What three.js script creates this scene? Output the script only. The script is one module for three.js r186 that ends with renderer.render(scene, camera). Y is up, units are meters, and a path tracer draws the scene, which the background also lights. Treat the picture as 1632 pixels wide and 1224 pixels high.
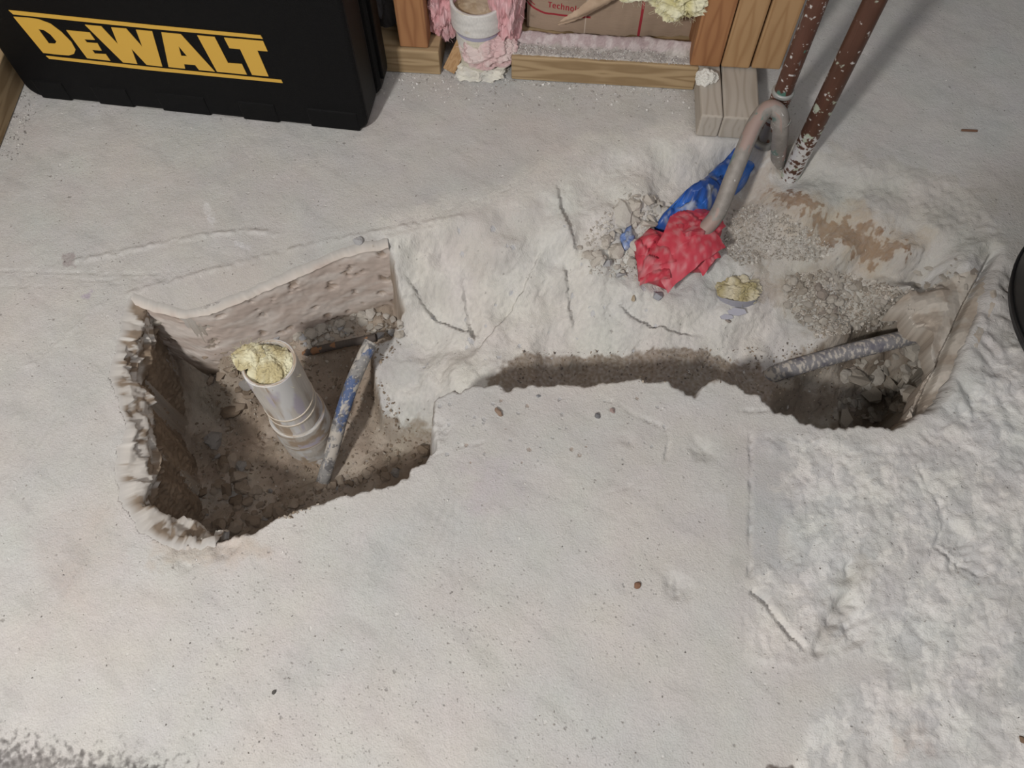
import * as THREE from 'three';
import { mergeGeometries, toCreasedNormals } from 'three/addons/utils/BufferGeometryUtils.js';
import { ConvexGeometry } from 'three/addons/geometries/ConvexGeometry.js';
import { RoundedBoxGeometry } from 'three/addons/geometries/RoundedBoxGeometry.js';
import { RectAreaLightUniformsLib } from 'three/addons/lights/RectAreaLightUniformsLib.js';

// ---------------------------------------------------------------- camera, lights, exposure
RectAreaLightUniformsLib.init();
const scene = new THREE.Scene();
scene.background = new THREE.Color(0x000000);
const EYE = 0.78, PITCH = 63 * Math.PI / 180, FOCAL = 1273;
const camera = new THREE.PerspectiveCamera(2 * Math.atan(612 / FOCAL) * 180 / Math.PI, 1632 / 1224, 0.01, 20);
camera.position.set(0, EYE, 0);
camera.rotation.set(-PITCH, 0, 0);
scene.add(camera);
const renderer = new THREE.WebGLRenderer();
renderer.toneMapping = THREE.LinearToneMapping;
renderer.toneMappingExposure = 1.2;
renderer.shadowMap.enabled = true;
const LAMP = { at: [-0.62, 1.16, 0.56], power: 4.7, color: 0xfffbf6 };       // bare bulb hanging to the left behind the viewer
const FILL_PANEL = { at: [0.75, 2.36, 0.3], size: [1.2, 0.6], power: 2.4, color: 0xf8f9ff };  // unseen ceiling panel, added as fill to lift the right side

// ---------------------------------------------------------------- helpers
const CP = Math.cos(PITCH), SP = Math.sin(PITCH);
// survey of the floor: where the sight line of a measured point meets the level y
function P(u, v, y = 0) {
  const X = (u - 816) / FOCAL, Y = -(v - 612) / FOCAL, t = (y - EYE) / (Y * CP - SP);
  return [X * t, y, (-Y * SP - CP) * t];
}
const PV = (u, v, y = 0) => new THREE.Vector3(...P(u, v, y));
let seedState = 1;
const seed = (s) => { seedState = s >>> 0; };
const rnd = () => { seedState = (seedState + 0x6d2b79f5) >>> 0; let t = Math.imul(seedState ^ (seedState >>> 15), 1 | seedState); t = (t + Math.imul(t ^ (t >>> 7), 61 | t)) ^ t; return ((t ^ (t >>> 14)) >>> 0) / 4294967296; };
const rr = (a, b) => a + (b - a) * rnd();
const clamp = (x, a = 0, b = 1) => (x < a ? a : x > b ? b : x);
const sst = (a, b, x) => { const t = clamp((x - a) / (b - a)); return t * t * (3 - 2 * t); };
const mix = (a, b, t) => a + (b - a) * t;
const hash = (x, y) => { let h = Math.imul(x, 374761393) + Math.imul(y, 668265263) | 0; h = Math.imul(h ^ (h >>> 13), 1274126177); return ((h ^ (h >>> 16)) >>> 0) / 4294967296; };
const GX = Array.from({ length: 16 }, (_, k) => Math.cos(k * 0.3927 + 0.2)), GY = Array.from({ length: 16 }, (_, k) => Math.sin(k * 0.3927 + 0.2));
const grad = (i, j, x, y) => { const k = hash(i, j) * 16 | 0; return GX[k] * x + GY[k] * y; };
function vn(x, y) {                                                 // gradient noise, about -1..1
  const i = Math.floor(x), j = Math.floor(y), fx = x - i, fy = y - j; let a = fx, b = fy;
  a = a * a * (3 - 2 * a); b = b * b * (3 - 2 * b);
  const p = grad(i, j, fx, fy), q = grad(i + 1, j, fx - 1, fy), r = grad(i, j + 1, fx, fy - 1), s = grad(i + 1, j + 1, fx - 1, fy - 1);
  return (p + (q - p) * a + (r - p + (p - q - r + s) * a) * b) * 1.55;
}
function fbm(x, y, o = 4) { let s = 0, a = 0.5; for (let k = 0; k < o; k++) { s += a * vn(x, y); const q = x * 1.62 - y * 1.22 + 17.3; y = x * 1.22 + y * 1.62 - 9.1; x = q; a *= 0.5; } return s; }
function billow(x, y, o = 4) { let s = 0, a = 0.5; for (let k = 0; k < o; k++) { s += a * Math.abs(vn(x, y)); const q = x * 1.68 - y * 1.26 + 5.3; y = x * 1.26 + y * 1.68 - 3.7; x = q; a *= 0.5; } return s; }
function worley(x, y) {                                             // [nearest, second, id]
  const i = Math.floor(x), j = Math.floor(y); let d1 = 9, d2 = 9, id = 0;
  for (let a = -1; a < 2; a++) for (let b = -1; b < 2; b++) {
    const px = i + a + hash(i + a, j + b + 57), py = j + b + hash(i + a + 91, j + b), d = Math.hypot(px - x, py - y);
    if (d < d1) { d2 = d1; d1 = d; id = hash(i + a + 7, j + b + 13); } else if (d < d2) d2 = d;
  }
  return [d1, d2, id];
}
const lin = (r, g, b) => new THREE.Color().setRGB(r, g, b);
const used = new Map();
const numbered = (n) => { const k = used.get(n) || 0; used.set(n, k + 1); return k ? n + '_' + String(k).padStart(3, '0') : n; };
const shade = (o) => { o.traverse((c) => { if (c.isMesh) { c.castShadow = true; c.receiveShadow = true; } }); return o; };
function thing(name, label, category, group) {
  const g = new THREE.Group(); g.name = numbered(name); g.userData = { label, category };
  if (group) g.userData.group = group;
  scene.add(g); return g;
}
function part(parent, name, geometry, material, label) {
  const m = new THREE.Mesh(geometry, material); m.name = name; m.castShadow = m.receiveShadow = true;
  if (label) m.userData.label = label;
  parent.add(m); return m;
}
function single(name, geometry, material, label, category, group) {
  const m = new THREE.Mesh(geometry, material); m.name = numbered(name); m.castShadow = m.receiveShadow = true;
  m.userData = { label, category }; if (group) m.userData.group = group;
  scene.add(m); return m;
}
function structure(name, geometry, material, parent = scene) {
  const m = new THREE.Mesh(geometry, material); m.name = name; m.castShadow = m.receiveShadow = true;
  m.userData.kind = 'structure'; parent.add(m); return m;
}
function dataTexture(w, h, fn, srgb) {                              // fn(u, v) -> [r, g, b] in 0..1
  const d = new Uint8Array(w * h * 4);
  for (let j = 0, k = 0; j < h; j++) for (let i = 0; i < w; i++, k += 4) {
    const c = fn((i + 0.5) / w, (j + 0.5) / h);
    for (let q = 0; q < 3; q++) d[k + q] = clamp(srgb ? enc(c[q]) : c[q]) * 255;
    d[k + 3] = 255;
  }
  const t = new THREE.DataTexture(d, w, h); t.wrapS = t.wrapT = THREE.RepeatWrapping; t.magFilter = THREE.LinearFilter; t.minFilter = THREE.LinearMipmapLinearFilter; t.generateMipmaps = true;
  if (srgb) t.colorSpace = THREE.SRGBColorSpace;
  t.needsUpdate = true; return t;
}
const enc = (x) => (x <= 0.0031308 ? 12.92 * x : 1.055 * Math.pow(Math.max(x, 0), 1 / 2.4) - 0.055);
const mat = (color, roughness = 0.9, extra = {}) => new THREE.MeshStandardMaterial({ color, roughness, ...extra });
const vmat = (roughness = 0.95, extra = {}) => new THREE.MeshStandardMaterial({ vertexColors: true, roughness, ...extra });
function paint(g, fn) {                                             // vertex colours fn(x, y, z, nx, ny, nz)
  const p = g.attributes.position, c = new Float32Array(p.count * 3);
  for (let i = 0; i < p.count; i++) { const q = fn(p.getX(i), p.getY(i), p.getZ(i), i); c[i * 3] = q[0]; c[i * 3 + 1] = q[1]; c[i * 3 + 2] = q[2]; }
  g.setAttribute('color', new THREE.BufferAttribute(c, 3)); return g;
}
const mix3 = (a, b, t) => [a[0] + (b[0] - a[0]) * t, a[1] + (b[1] - a[1]) * t, a[2] + (b[2] - a[2]) * t];
const sdf = (poly, x, z) => {                                       // positive inside
  let d = 1e9, inside = false;
  for (let i = 0, j = poly.length - 1; i < poly.length; j = i++) {
    const ax = poly[i][0], az = poly[i][1], bx = poly[j][0], bz = poly[j][1], ex = bx - ax, ez = bz - az, wx = x - ax, wz = z - az;
    const t = clamp((wx * ex + wz * ez) / (ex * ex + ez * ez + 1e-12)), qx = wx - ex * t, qz = wz - ez * t;
    d = Math.min(d, qx * qx + qz * qz);
    if ((az > z) !== (bz > z) && x < ex * (z - az) / ez + ax) inside = !inside;
  }
  d = Math.sqrt(d); return inside ? d : -d;
};
const flat = (list, y = 0) => list.map(([u, v, h = y]) => { const p = P(u, v, h); return [p[0], p[2]]; });
const segDist = (line, x, z) => {                                   // distance to an open polyline, and how far along
  let best = 1e9, at = 0, side = 1;
  for (let i = 0; i + 1 < line.length; i++) {
    const [ax, az] = line[i], [bx, bz] = line[i + 1], ex = bx - ax, ez = bz - az;
    const t = clamp(((x - ax) * ex + (z - az) * ez) / (ex * ex + ez * ez)), d = Math.hypot(x - ax - ex * t, z - az - ez * t);
    if (d < best) { best = d; at = (i + t) / (line.length - 1); side = ex * (z - az) - ez * (x - ax) > 0 ? 1 : -1; }
  }
  return [best, at, side];
};

// ---------------------------------------------------------------- the dug-up floor
const X0 = -0.82, X1 = 0.82, Z0 = -1.16, Z1 = 0.14, NX = 740, NZ = 586;
const rimRaw = [[210, 474], [199, 505], [196, 530], [188, 560], [178, 598], [190, 625], [199, 655], [206, 685], [190, 722], [190, 775], [206, 808], [228, 845], [258, 862], [300, 866], [345, 862], [385, 852], [420, 838], [450, 822], [480, 810], [512, 800], [545, 789], [585, 783], [620, 775], [646, 760], [663, 744], [690, 728], [697, 712], [694, 690], [688, 655], [700, 634], [730, 622], [790, 612], [815, 622], [832, 616], [870, 613], [940, 613], [1000, 604], [1060, 607], [1085, 620], [1106, 633], [1130, 607], [1160, 607], [1190, 620], [1218, 640], [1236, 656], [1262, 662], [1290, 676], [1330, 684], [1360, 679], [1400, 679], [1430, 683], [1450, 676], [1475, 662], [1500, 655], [1522, 632], [1540, 590], [1560, 540], [1590, 470], [1610, 400], [1600, 330], [1560, 290], [1470, 262], [1380, 243], [1300, 226], [1230, 232], [1150, 220], [1080, 212], [1000, 225], [930, 250], [890, 285], [830, 308], [760, 338], [700, 358], [640, 372], [617, 384], [575, 389], [540, 400], [470, 426], [400, 456], [330, 482], [292, 493], [250, 484]];
function roughen(poly, amp) {                                       // broken edge
  const out = [];
  for (let i = 0; i < poly.length; i++) {
    const a = poly[i], b = poly[(i + 1) % poly.length], n = Math.max(1, Math.round(Math.hypot(b[0] - a[0], b[1] - a[1]) / 0.0045));
    for (let k = 0; k < n; k++) {
      const x = mix(a[0], b[0], k / n), z = mix(a[1], b[1], k / n), m = amp(x, z);
      out.push([x + m * (vn(x * 95, z * 95) + 0.6 * vn(x * 260 + 9, z * 260)), z + m * (vn(x * 95 + 40, z * 95 + 7) + 0.6 * vn(x * 260, z * 260 + 31))]);
    }
  }
  return out;
}
const lipLine = flat([[292, 493], [330, 482], [400, 456], [470, 426], [540, 400], [575, 389], [617, 384]]);
const rim = roughen(flat(rimRaw), (x, z) => (z < -0.49 && x < -0.13 ? 0.0013 : 0.0034));
const pitA = flat([[120, 380, 0], [120, 900, 0], [760, 900, 0], [705, 740, 0], [668, 708, -0.18], [628, 680, -0.16], [610, 648, -0.13], [600, 600, -0.12], [596, 552, -0.11], [625, 547, -0.12], [655, 527, -0.13], [638, 460, -0.075], [619, 386, 0], [640, 300, 0]]);
const pitB = flat([[1236, 604, -0.1], [1270, 566, -0.1], [1340, 524, -0.1], [1420, 488, -0.08], [1470, 462, -0.03], [1500, 452, -0.01], [1560, 450, 0], [1566, 490, 0], [1540, 545, 0], [1522, 590, 0], [1505, 625, 0], [1486, 648, 0], [1462, 662, 0], [1450, 720, 0], [1300, 720, 0], [1240, 690, 0]]);
const field = (list) => { const p = list.map(([u, v, y]) => [...P(u, v, y)]); return (x, z) => { let s = 0, w = 0; for (const [a, y, c] of p) { const d = (a - x) * (a - x) + (c - z) * (c - z) + 2.5e-4, k = 1 / (d * d); s += k * y; w += k; } return s / w; }; };
const fieldT = field([[640, 370, 0], [700, 358, 0], [760, 340, 0], [830, 310, 0], [890, 290, 0], [930, 250, 0], [1000, 225, 0], [1080, 212, 0], [1150, 222, 0], [1230, 235, 0], [1300, 228, 0], [1380, 245, 0], [1470, 265, 0], [1560, 290, 0], [1605, 330, 0], [1615, 400, 0], [1590, 470, -0.002], [1560, 540, -0.004], [1535, 600, -0.006], [1510, 640, -0.01],
  [640, 400, -0.012], [660, 450, -0.06], [680, 400, -0.02], [700, 430, -0.05], [690, 500, -0.1], [680, 560, -0.125], [650, 560, -0.12], [655, 620, -0.13], [650, 680, -0.165], [690, 700, -0.17], [690, 600, -0.11], [735, 590, -0.082], [775, 590, -0.085], [740, 540, -0.1], [800, 390, -0.015], [800, 450, -0.055], [800, 510, -0.085], [815, 565, -0.09], [900, 360, -0.01], [900, 430, -0.05], [900, 500, -0.08], [900, 560, -0.1], [900, 600, -0.115],
  [1000, 290, -0.008], [960, 330, -0.014], [1000, 380, -0.036], [940, 400, -0.03], [1000, 450, -0.055], [1000, 520, -0.08], [1000, 580, -0.105], [1080, 320, -0.035], [1150, 280, -0.045], [1190, 265, -0.04], [1250, 285, -0.03], [1080, 400, -0.055], [1080, 470, -0.066], [1100, 550, -0.095], [1130, 595, -0.11], [1180, 330, -0.055], [1180, 400, -0.062], [1180, 480, -0.075], [1200, 560, -0.105], [1200, 605, -0.12],
  [1300, 310, -0.012], [1350, 380, -0.028], [1300, 400, -0.05], [1400, 330, -0.008], [1450, 390, -0.016], [1500, 350, -0.006], [1550, 420, -0.006], [1280, 450, -0.07], [1350, 455, -0.072], [1410, 450, -0.06], [1460, 440, -0.02], [1500, 470, -0.014], [1530, 500, -0.012], [1490, 560, -0.016], [1480, 620, -0.02], [1270, 520, -0.1], [1350, 500, -0.1], [1430, 480, -0.085], [1240, 600, -0.125]]);
const fieldA = field([[345, 545, -0.085], [300, 540, -0.1], [250, 520, -0.12], [400, 535, -0.1], [480, 525, -0.11], [540, 510, -0.12], [600, 495, -0.125], [640, 525, -0.14], [400, 565, -0.125], [350, 600, -0.165], [330, 680, -0.195], [310, 760, -0.205], [300, 830, -0.205], [380, 640, -0.175], [380, 720, -0.195], [400, 790, -0.2], [430, 640, -0.195], [430, 700, -0.215], [470, 560, -0.13], [520, 540, -0.125], [560, 525, -0.125], [540, 600, -0.175], [580, 600, -0.17], [575, 555, -0.13], [560, 660, -0.195], [500, 740, -0.222], [450, 760, -0.215], [600, 700, -0.2], [640, 720, -0.195], [560, 765, -0.205], [480, 815, -0.185], [600, 762, -0.185], [660, 735, -0.17], [260, 700, -0.2], [255, 600, -0.18], [245, 560, -0.16]]);
const fieldB = field([[1270, 560, -0.115], [1340, 525, -0.11], [1420, 495, -0.11], [1440, 510, -0.13], [1480, 500, -0.14], [1500, 560, -0.16], [1490, 600, -0.19], [1480, 640, -0.2], [1250, 600, -0.13], [1300, 620, -0.155], [1350, 600, -0.16], [1330, 560, -0.125], [1400, 560, -0.14], [1400, 600, -0.175], [1460, 550, -0.13], [1460, 590, -0.165], [1430, 630, -0.195], [1300, 670, -0.175], [1360, 650, -0.195], [1400, 660, -0.205], [1440, 660, -0.205]]);
const bevel = flat([[210, 474], [300, 443], [400, 416], [500, 390], [590, 371], [617, 384], [540, 400], [400, 456], [292, 493]]);
const bevelTop = flat([[190, 478], [300, 443], [400, 416], [500, 390], [590, 371]]);
const roughPatch = flat([[1205, 690], [1300, 690], [1450, 700], [1540, 620], [1632, 520], [1760, 520], [1760, 1300], [1230, 1300], [1320, 1110], [1400, 1060], [1330, 1030], [1290, 1040], [1200, 1050], [1195, 900], [1270, 870], [1240, 800], [1260, 740], [1210, 720]]);
const rockSlope = flat([[1500, 660], [1540, 560], [1590, 420], [1640, 420], [1640, 640], [1540, 680]]);
const grooves = [                                                   // [line, depth, half width, roughness]
  [[[0, 431], [120, 434], [240, 437], [290, 432]], 0.0016, 0.0016], [[[0, 436], [80, 441], [150, 447], [255, 444]], 0.0012, 0.0013], [[[0, 457], [100, 456], [200, 451]], 0.0009, 0.0012],
  [[[1196, 690], [1197, 760], [1196, 850], [1194, 920]], 0.004, 0.0024], [[[1188, 930], [1187, 1000], [1185, 1075]], 0.0012, 0.0015], [[[727, 770], [726, 830], [724, 930]], 0.0012, 0.0015],
  [[[962, 635], [990, 645], [1012, 662], [1040, 672], [1062, 684], [1066, 706], [1060, 735]], 0.0034, 0.0019], [[[1060, 735], [1040, 752], [1005, 775], [960, 788]], 0.0012, 0.0018],
  [[[1200, 942], [1218, 956], [1240, 985], [1262, 1015], [1284, 1032]], 0.008, 0.0036], [[[1462, 735], [1475, 770], [1500, 805], [1505, 840], [1490, 870], [1530, 900], [1560, 915]], 0.0035, 0.0032],
  [[[1300, 1040], [1320, 1000], [1345, 960], [1360, 900]], 0.006, 0.009], [[[690, 726], [730, 712], [770, 705]], 0.002, 0.002], [[[1178, 655], [1210, 654], [1236, 655]], 0.004, 0.002],
  [[[700, 338], [780, 312], [860, 285]], 0.0008, 0.0012],
].map(([l, d, w]) => [flat(l), d, w]);
const ridges = [[[[120, 416], [180, 405], [250, 390], [330, 375], [400, 368], [440, 372]], 0.0028, 0.004], [[[205, 468], [300, 441], [400, 414], [500, 388], [592, 371], [660, 358], [735, 345]], 0.0022, 0.004], [[[1200, 1050], [1270, 1056], [1340, 1045], [1390, 1030]], 0.002, 0.005], [[[160, 485], [110, 530], [60, 580], [38, 582]], 0.0012, 0.0025]].map(([l, d, w]) => [flat(l), d, w]);
const pocks = [[1078, 935, 0.018, 0.005], [1122, 718, 0.017, 0.005], [1345, 985, 0.03, 0.008], [1530, 880, 0.035, 0.006], [1000, 700, 0.012, 0.002], [300, 868, 0.03, 0.006], [355, 868, 0.02, 0.005], [1490, 690, 0.02, 0.004], [700, 680, 0.02, 0.004]].map(([u, v, r, d]) => { const p = P(u, v); return [p[0], p[2], r, d]; });
const creases = [[[885, 335], [893, 368], [914, 408]], [[768, 522], [798, 492], [834, 456], [852, 428]], [[902, 440], [912, 482]], [[738, 462], [748, 505]], [[660, 455], [690, 480], [740, 500]], [[1000, 480], [1040, 500], [1090, 505]]].map((l) => flat(l, -0.05));
const sawcut = flat([[1580, 410], [1556, 455], [1532, 505], [1508, 560], [1488, 610], [1466, 655]], -0.012);

function topT(x, z) {                                               // dusty ground of the trench and its banks
  let yt = fieldT(x, z);
  const dusty = sst(0, -0.03, yt), fore = z > -0.6 && x < 0.3 ? 1 : 0.8;
  yt += dusty * (0.0085 * (billow(x * 24 + 8, z * 24, 5) - 0.22) + 0.006 * fbm(x * 13, z * 13, 2)) * fore + 0.0016 * fbm(x * 120, z * 120, 3);
  if (x < 0.3 && x > -0.2) for (const l of creases) { const [q, , side] = segDist(l, x, z), w = q + 0.003 * vn(x * 90, z * 90); if (q < 0.03) yt += 0.004 * (side > 0 ? 1 : -1) * sst(0.026, 0.0, w) * (side > 0 ? 1 : 0.7) - 0.0017 * sst(0.0026, 0.0006, w) * clamp(0.5 + 1.2 * vn(x * 50, z * 50)); }
  if (x > 0.4 && z > -0.6) yt += 0.004 * billow(x * 60, z * 60, 3) * sst(0.4, 0.44, x);
  if (x > 0.44 && z < -0.33) { const [q] = segDist(sawcut, x, z); yt += -0.014 * (1 - sst(0.0008, 0.0042, q)) - 0.008 * (1 - sst(0.002, 0.02, q)) + 0.005 * billow(x * 40, z * 40) * sst(0, 0.02, q); }
  return yt;
}
const gx = (i) => X0 + (X1 - X0) * i / NX, gz = (j) => Z0 + (Z1 - Z0) * j / NZ, G = (NX + 1) * (NZ + 1);
const hgt = new Float32Array(G), dE = new Float32Array(G), dAf = new Float32Array(G), dBf = new Float32Array(G), dRough = new Float32Array(G);
for (let j = 0, k = 0; j <= NZ; j++) for (let i = 0; i <= NX; i++, k++) {
  const x = gx(i), z = gz(j), border = sst(0, 0.05, Math.min(x - X0, X1 - x, z - Z0, Z1 - z));
  const deep = x > -0.56 && x < 0.68 && z < -0.16 && z > -0.86;
  const e = deep ? sdf(rim, x, z) : -0.3;
  dE[k] = e;
  let y = 0.0011 * fbm(x * 9, z * 9, 3) + 0.0007 * fbm(x * 60, z * 60, 3);
  const rough = sst(-0.008, 0.012, (dRough[k] = sdf(roughPatch, x, z)) + 0.012 * fbm(x * 30, z * 30, 3));
  y += rough * (0.0052 * (billow(x * 60 + 3, z * 60, 5) - 0.2) + 0.0024 * billow(x * 150, z * 150, 3) + 0.0022 * fbm(x * 17, z * 17, 2));
  const slope = sst(-0.01, 0.02, sdf(rockSlope, x, z) + 0.01 * fbm(x * 20, z * 20));
  if (slope > 0) { const s = x * 0.75 - z * 0.66, t = vn(s * 22, (x + z) * 10) + 0.5 * vn(s * 60, (x + z) * 24); y += slope * (0.009 * Math.abs(t) - 0.006 + 0.003 * fbm(x * 90, z * 90)); }
  for (const [l, d, w] of grooves) { const [q] = segDist(l, x, z); if (q < w * 3) y -= d * (1 - sst(0, 1, (q + 0.0014 * vn(x * 120, z * 120) + 0.0008 * vn(x * 300, z * 300)) / (w * 0.95))) * clamp(0.7 + 0.9 * vn(x * 70, z * 70)); }
  for (const [l, d, w] of ridges) { const [q] = segDist(l, x, z); if (q < w * 3) y += d * (1 - sst(0, 1, q / (w * 1.4))) * clamp(0.5 + 0.9 * vn(x * 130, z * 130)); }
  for (const [px, pz, r, d] of pocks) { const q = Math.hypot(x - px, z - pz) / r; if (q < 1.4) y -= d * (1 - sst(0.2, 1, q + 0.4 * fbm(x * 60, z * 60))) * (0.6 + 0.7 * Math.abs(vn(x * 140, z * 140))); }
  if (deep && e < 0.004 && e > -0.12) {
    const b = sdf(bevel, x, z);
    if (b > -0.004) y -= 0.013 * clamp(segDist(bevelTop, x, z)[0] / 0.045) * sst(-0.004, 0.002, b);
  }
  dAf[k] = -0.3; dBf[k] = -0.3;
  if (e > -0.004) {
    const a = (dAf[k] = sdf(pitA, x, z) + 0.004 * fbm(x * 45, z * 45, 3)), b = (dBf[k] = sdf(pitB, x, z) + 0.003 * fbm(x * 60, z * 60, 3));
    const yt = topT(x, z);
    let ya = fieldA(x, z) + 0.009 * fbm(x * 26, z * 26, 4) + 0.004 * billow(x * 70, z * 70, 3);
    let yb = fieldB(x, z) + 0.008 * fbm(x * 30, z * 30, 4) + 0.004 * billow(x * 80, z * 80, 3);
    let inner = mix(yt, ya, sst(0, 0.014, a));
    inner = mix(inner, Math.min(yb, inner), sst(0, x > 0.43 ? 0.012 : 0.03, b));
    const left = x < -0.33 || (z < -0.47 && x < -0.14);
    y = mix(y, Math.min(inner, y), sst(-0.001, left ? 0.006 : 0.016, e + (left ? 0 : 0.004 * fbm(x * 120, z * 120, 2))));
  }
  hgt[k] = y * border;
}
const bil = (arr, x, z) => {
  const a = clamp((x - X0) / (X1 - X0) * NX, 0, NX - 1.001), b = clamp((z - Z0) / (Z1 - Z0) * NZ, 0, NZ - 1.001), i = a | 0, j = b | 0, s = a - i, t = b - j, k = j * (NX + 1) + i, w = NX + 1;
  return (arr[k] * (1 - s) + arr[k + 1] * s) * (1 - t) + (arr[k + w] * (1 - s) + arr[k + w + 1] * s) * t;
};
const ground = (x, z) => bil(hgt, x, z);
{
  // ---- what the surface is made of: dust, bare concrete, soil, rust, plaster; a few patches are painted shade
  const stainOrShade = (pts, col, amount, soft, wob, scale = 40, y = 0) => { const poly = flat(pts, y); let a = 9, b = -9, c = 9, d = -9; for (const [x, z] of poly) { a = Math.min(a, x); b = Math.max(b, x); c = Math.min(c, z); d = Math.max(d, z); } const m = soft + wob + 0.01; return { poly, col, amount, soft, wob, scale, box: [a - m, b + m, c - m, d + m] }; };
  const DUST = [0.514, 0.500, 0.481], CREAM = [0.60, 0.583, 0.55], SOIL = [0.29, 0.235, 0.185], SLATE = [0.40, 0.40, 0.405];
  const stainsAndShade = [
    stainOrShade([[1240, 235], [1330, 232], [1470, 268], [1590, 320], [1590, 400], [1480, 420], [1380, 390], [1290, 320]], [0.43, 0.41, 0.375], 0.8, 0.01, 0.02, 40),
    stainOrShade([[600, 380], [740, 340], [930, 250], [1080, 215], [1110, 240], [1060, 330], [1000, 420], [1150, 470], [1270, 430], [1240, 520], [1100, 545], [1000, 550], [850, 552], [790, 590], [700, 630], [610, 660], [600, 560], [655, 530]], CREAM, 0.9, 0.015, 0.02, 22, -0.03),
    stainOrShade([[740, 345], [880, 320], [870, 370], [760, 410], [700, 395]], [0.46, 0.43, 0.41], 0.6, 0.012, 0.015, 30, -0.01),
    stainOrShade([[1160, 320], [1250, 340], [1460, 420], [1460, 500], [1330, 520], [1260, 470], [1180, 410]], [0.40, 0.375, 0.335], 0.75, 0.012, 0.02, 40, -0.06),
    stainOrShade([[205, 470], [300, 441], [400, 414], [500, 388], [592, 371], [617, 384], [540, 402], [400, 458], [292, 495], [225, 480]], [0.42, 0.40, 0.38], 0.8, 0.005, 0.006, 80),
    stainOrShade([[705, 640], [900, 620], [1000, 650], [1062, 690], [1060, 740], [960, 790], [930, 770], [860, 735], [710, 725]], [0.47, 0.46, 0.445], 0.65, 0.006, 0.01, 50),
    stainOrShade([[1196, 700], [1250, 705], [1270, 740], [1230, 780], [1270, 805], [1235, 850], [1245, 905], [1196, 920]], SLATE, 0.75, 0.003, 0.006, 70),
    stainOrShade([[1160, 690], [1196, 690], [1196, 925], [1160, 900]], [0.40, 0.385, 0.36], 0.4, 0.01, 0.015, 50),
    stainOrShade([[1195, 930], [1290, 1020], [1330, 1040], [1220, 1058], [1192, 1040]], [0.56, 0.545, 0.52], 0.5, 0.008, 0.01, 40),
    stainOrShade([[1320, 960], [1370, 880], [1390, 900], [1350, 985], [1310, 1020]], [0.35, 0.32, 0.285], 0.5, 0.008, 0.01, 50),
    stainOrShade([[745, 730], [815, 735], [820, 800], [760, 810]], [0.44, 0.395, 0.44], 0.55, 0.02, 0.015, 40),
    stainOrShade([[60, 860], [160, 820], [180, 900], [100, 960]], [0.46, 0.41, 0.385], 0.6, 0.03, 0.02, 30),
    stainOrShade([[130, 470], [146, 462], [142, 478]], [0.36, 0.30, 0.40], 0.7, 0.002, 0.003, 150), stainOrShade([[98, 405], [118, 402], [120, 425], [100, 424]], [0.30, 0.25, 0.25], 0.8, 0.002, 0.003, 150),
    stainOrShade([[245, 862], [400, 850], [420, 880], [330, 900], [250, 895]], [0.44, 0.38, 0.325], 0.55, 0.008, 0.012, 60),
    stainOrShade([[330, 322], [345, 350], [338, 362], [322, 330]], [0.62, 0.62, 0.63], 0.7, 0.002, 0.003, 150), stainOrShade([[375, 384], [400, 393], [398, 400], [374, 390]], [0.64, 0.64, 0.65], 0.7, 0.002, 0.003, 150),
    stainOrShade([[1225, 303], [1262, 318], [1298, 338], [1288, 348], [1250, 332]], [0.13, 0.055, 0.022], 0.95, 0.002, 0.013, 130, -0.03),
    stainOrShade([[1296, 346], [1345, 350], [1400, 374], [1445, 400], [1400, 402], [1350, 384], [1302, 362]], [0.145, 0.07, 0.03], 0.95, 0.002, 0.014, 120, -0.025),
    stainOrShade([[1215, 295], [1340, 330], [1480, 400], [1400, 415], [1250, 345]], [0.38, 0.30, 0.215], 0.5, 0.012, 0.015, 40, -0.025),
    stainOrShade([[1150, 320], [1200, 290], [1235, 275], [1215, 330], [1170, 400], [1140, 400]], [0.33, 0.275, 0.22], 0.6, 0.006, 0.014, 90, -0.05),  // painted shade in brown, beside the bent pipe
    stainOrShade([[1195, 410], [1215, 412], [1222, 440], [1262, 450], [1258, 480], [1215, 475], [1195, 450]], [0.34, 0.29, 0.235], 0.6, 0.004, 0.012, 90, -0.07),  // brown shadow of the fibre filled pipe end, put into the colour
    stainOrShade([[1240, 440], [1300, 425], [1350, 440], [1300, 455], [1250, 470]], [0.26, 0.22, 0.17], 0.5, 0.008, 0.01, 70, -0.07),
    stainOrShade([[765, 630], [790, 592], [830, 566], [900, 560], [960, 562], [1040, 553], [1120, 553], [1175, 566], [1235, 572], [1290, 545], [1300, 640], [1240, 680], [1100, 660], [800, 640]], [0.205, 0.163, 0.125], 0.95, 0.003, 0.006, 75, -0.09),  // trench soil, its brown deepened with painted shadow of the near slab edge
    stainOrShade([[606, 668], [650, 672], [690, 676], [720, 700], [700, 760], [600, 760]], [0.26, 0.21, 0.16], 0.9, 0.006, 0.012, 60, -0.16),
    stainOrShade([[-60, 1180], [20, 1192], [60, 1196], [110, 1208], [190, 1219], [260, 1226], [360, 1270], [-60, 1270]], [0.095, 0.088, 0.084], 0.9, 0.012, 0.022, 190),
    stainOrShade([[1222, 1221], [1262, 1221], [1270, 1236], [1220, 1236]], [0.09, 0.07, 0.06], 0.9, 0.001, 0.002, 90),
    stainOrShade([[1430, 1170], [1470, 1160], [1480, 1195], [1440, 1200]], [0.42, 0.34, 0.30], 0.5, 0.008, 0.01, 60),
  ];
  seed(11);
  const specks = new Map();                                         // dark and pale grains bedded in the surface
  const put = (x, z, r, c) => { const k = Math.floor(x / 0.01) + ',' + Math.floor(z / 0.01); if (!specks.has(k)) specks.set(k, []); specks.get(k).push([x, z, r, c]); };
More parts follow.
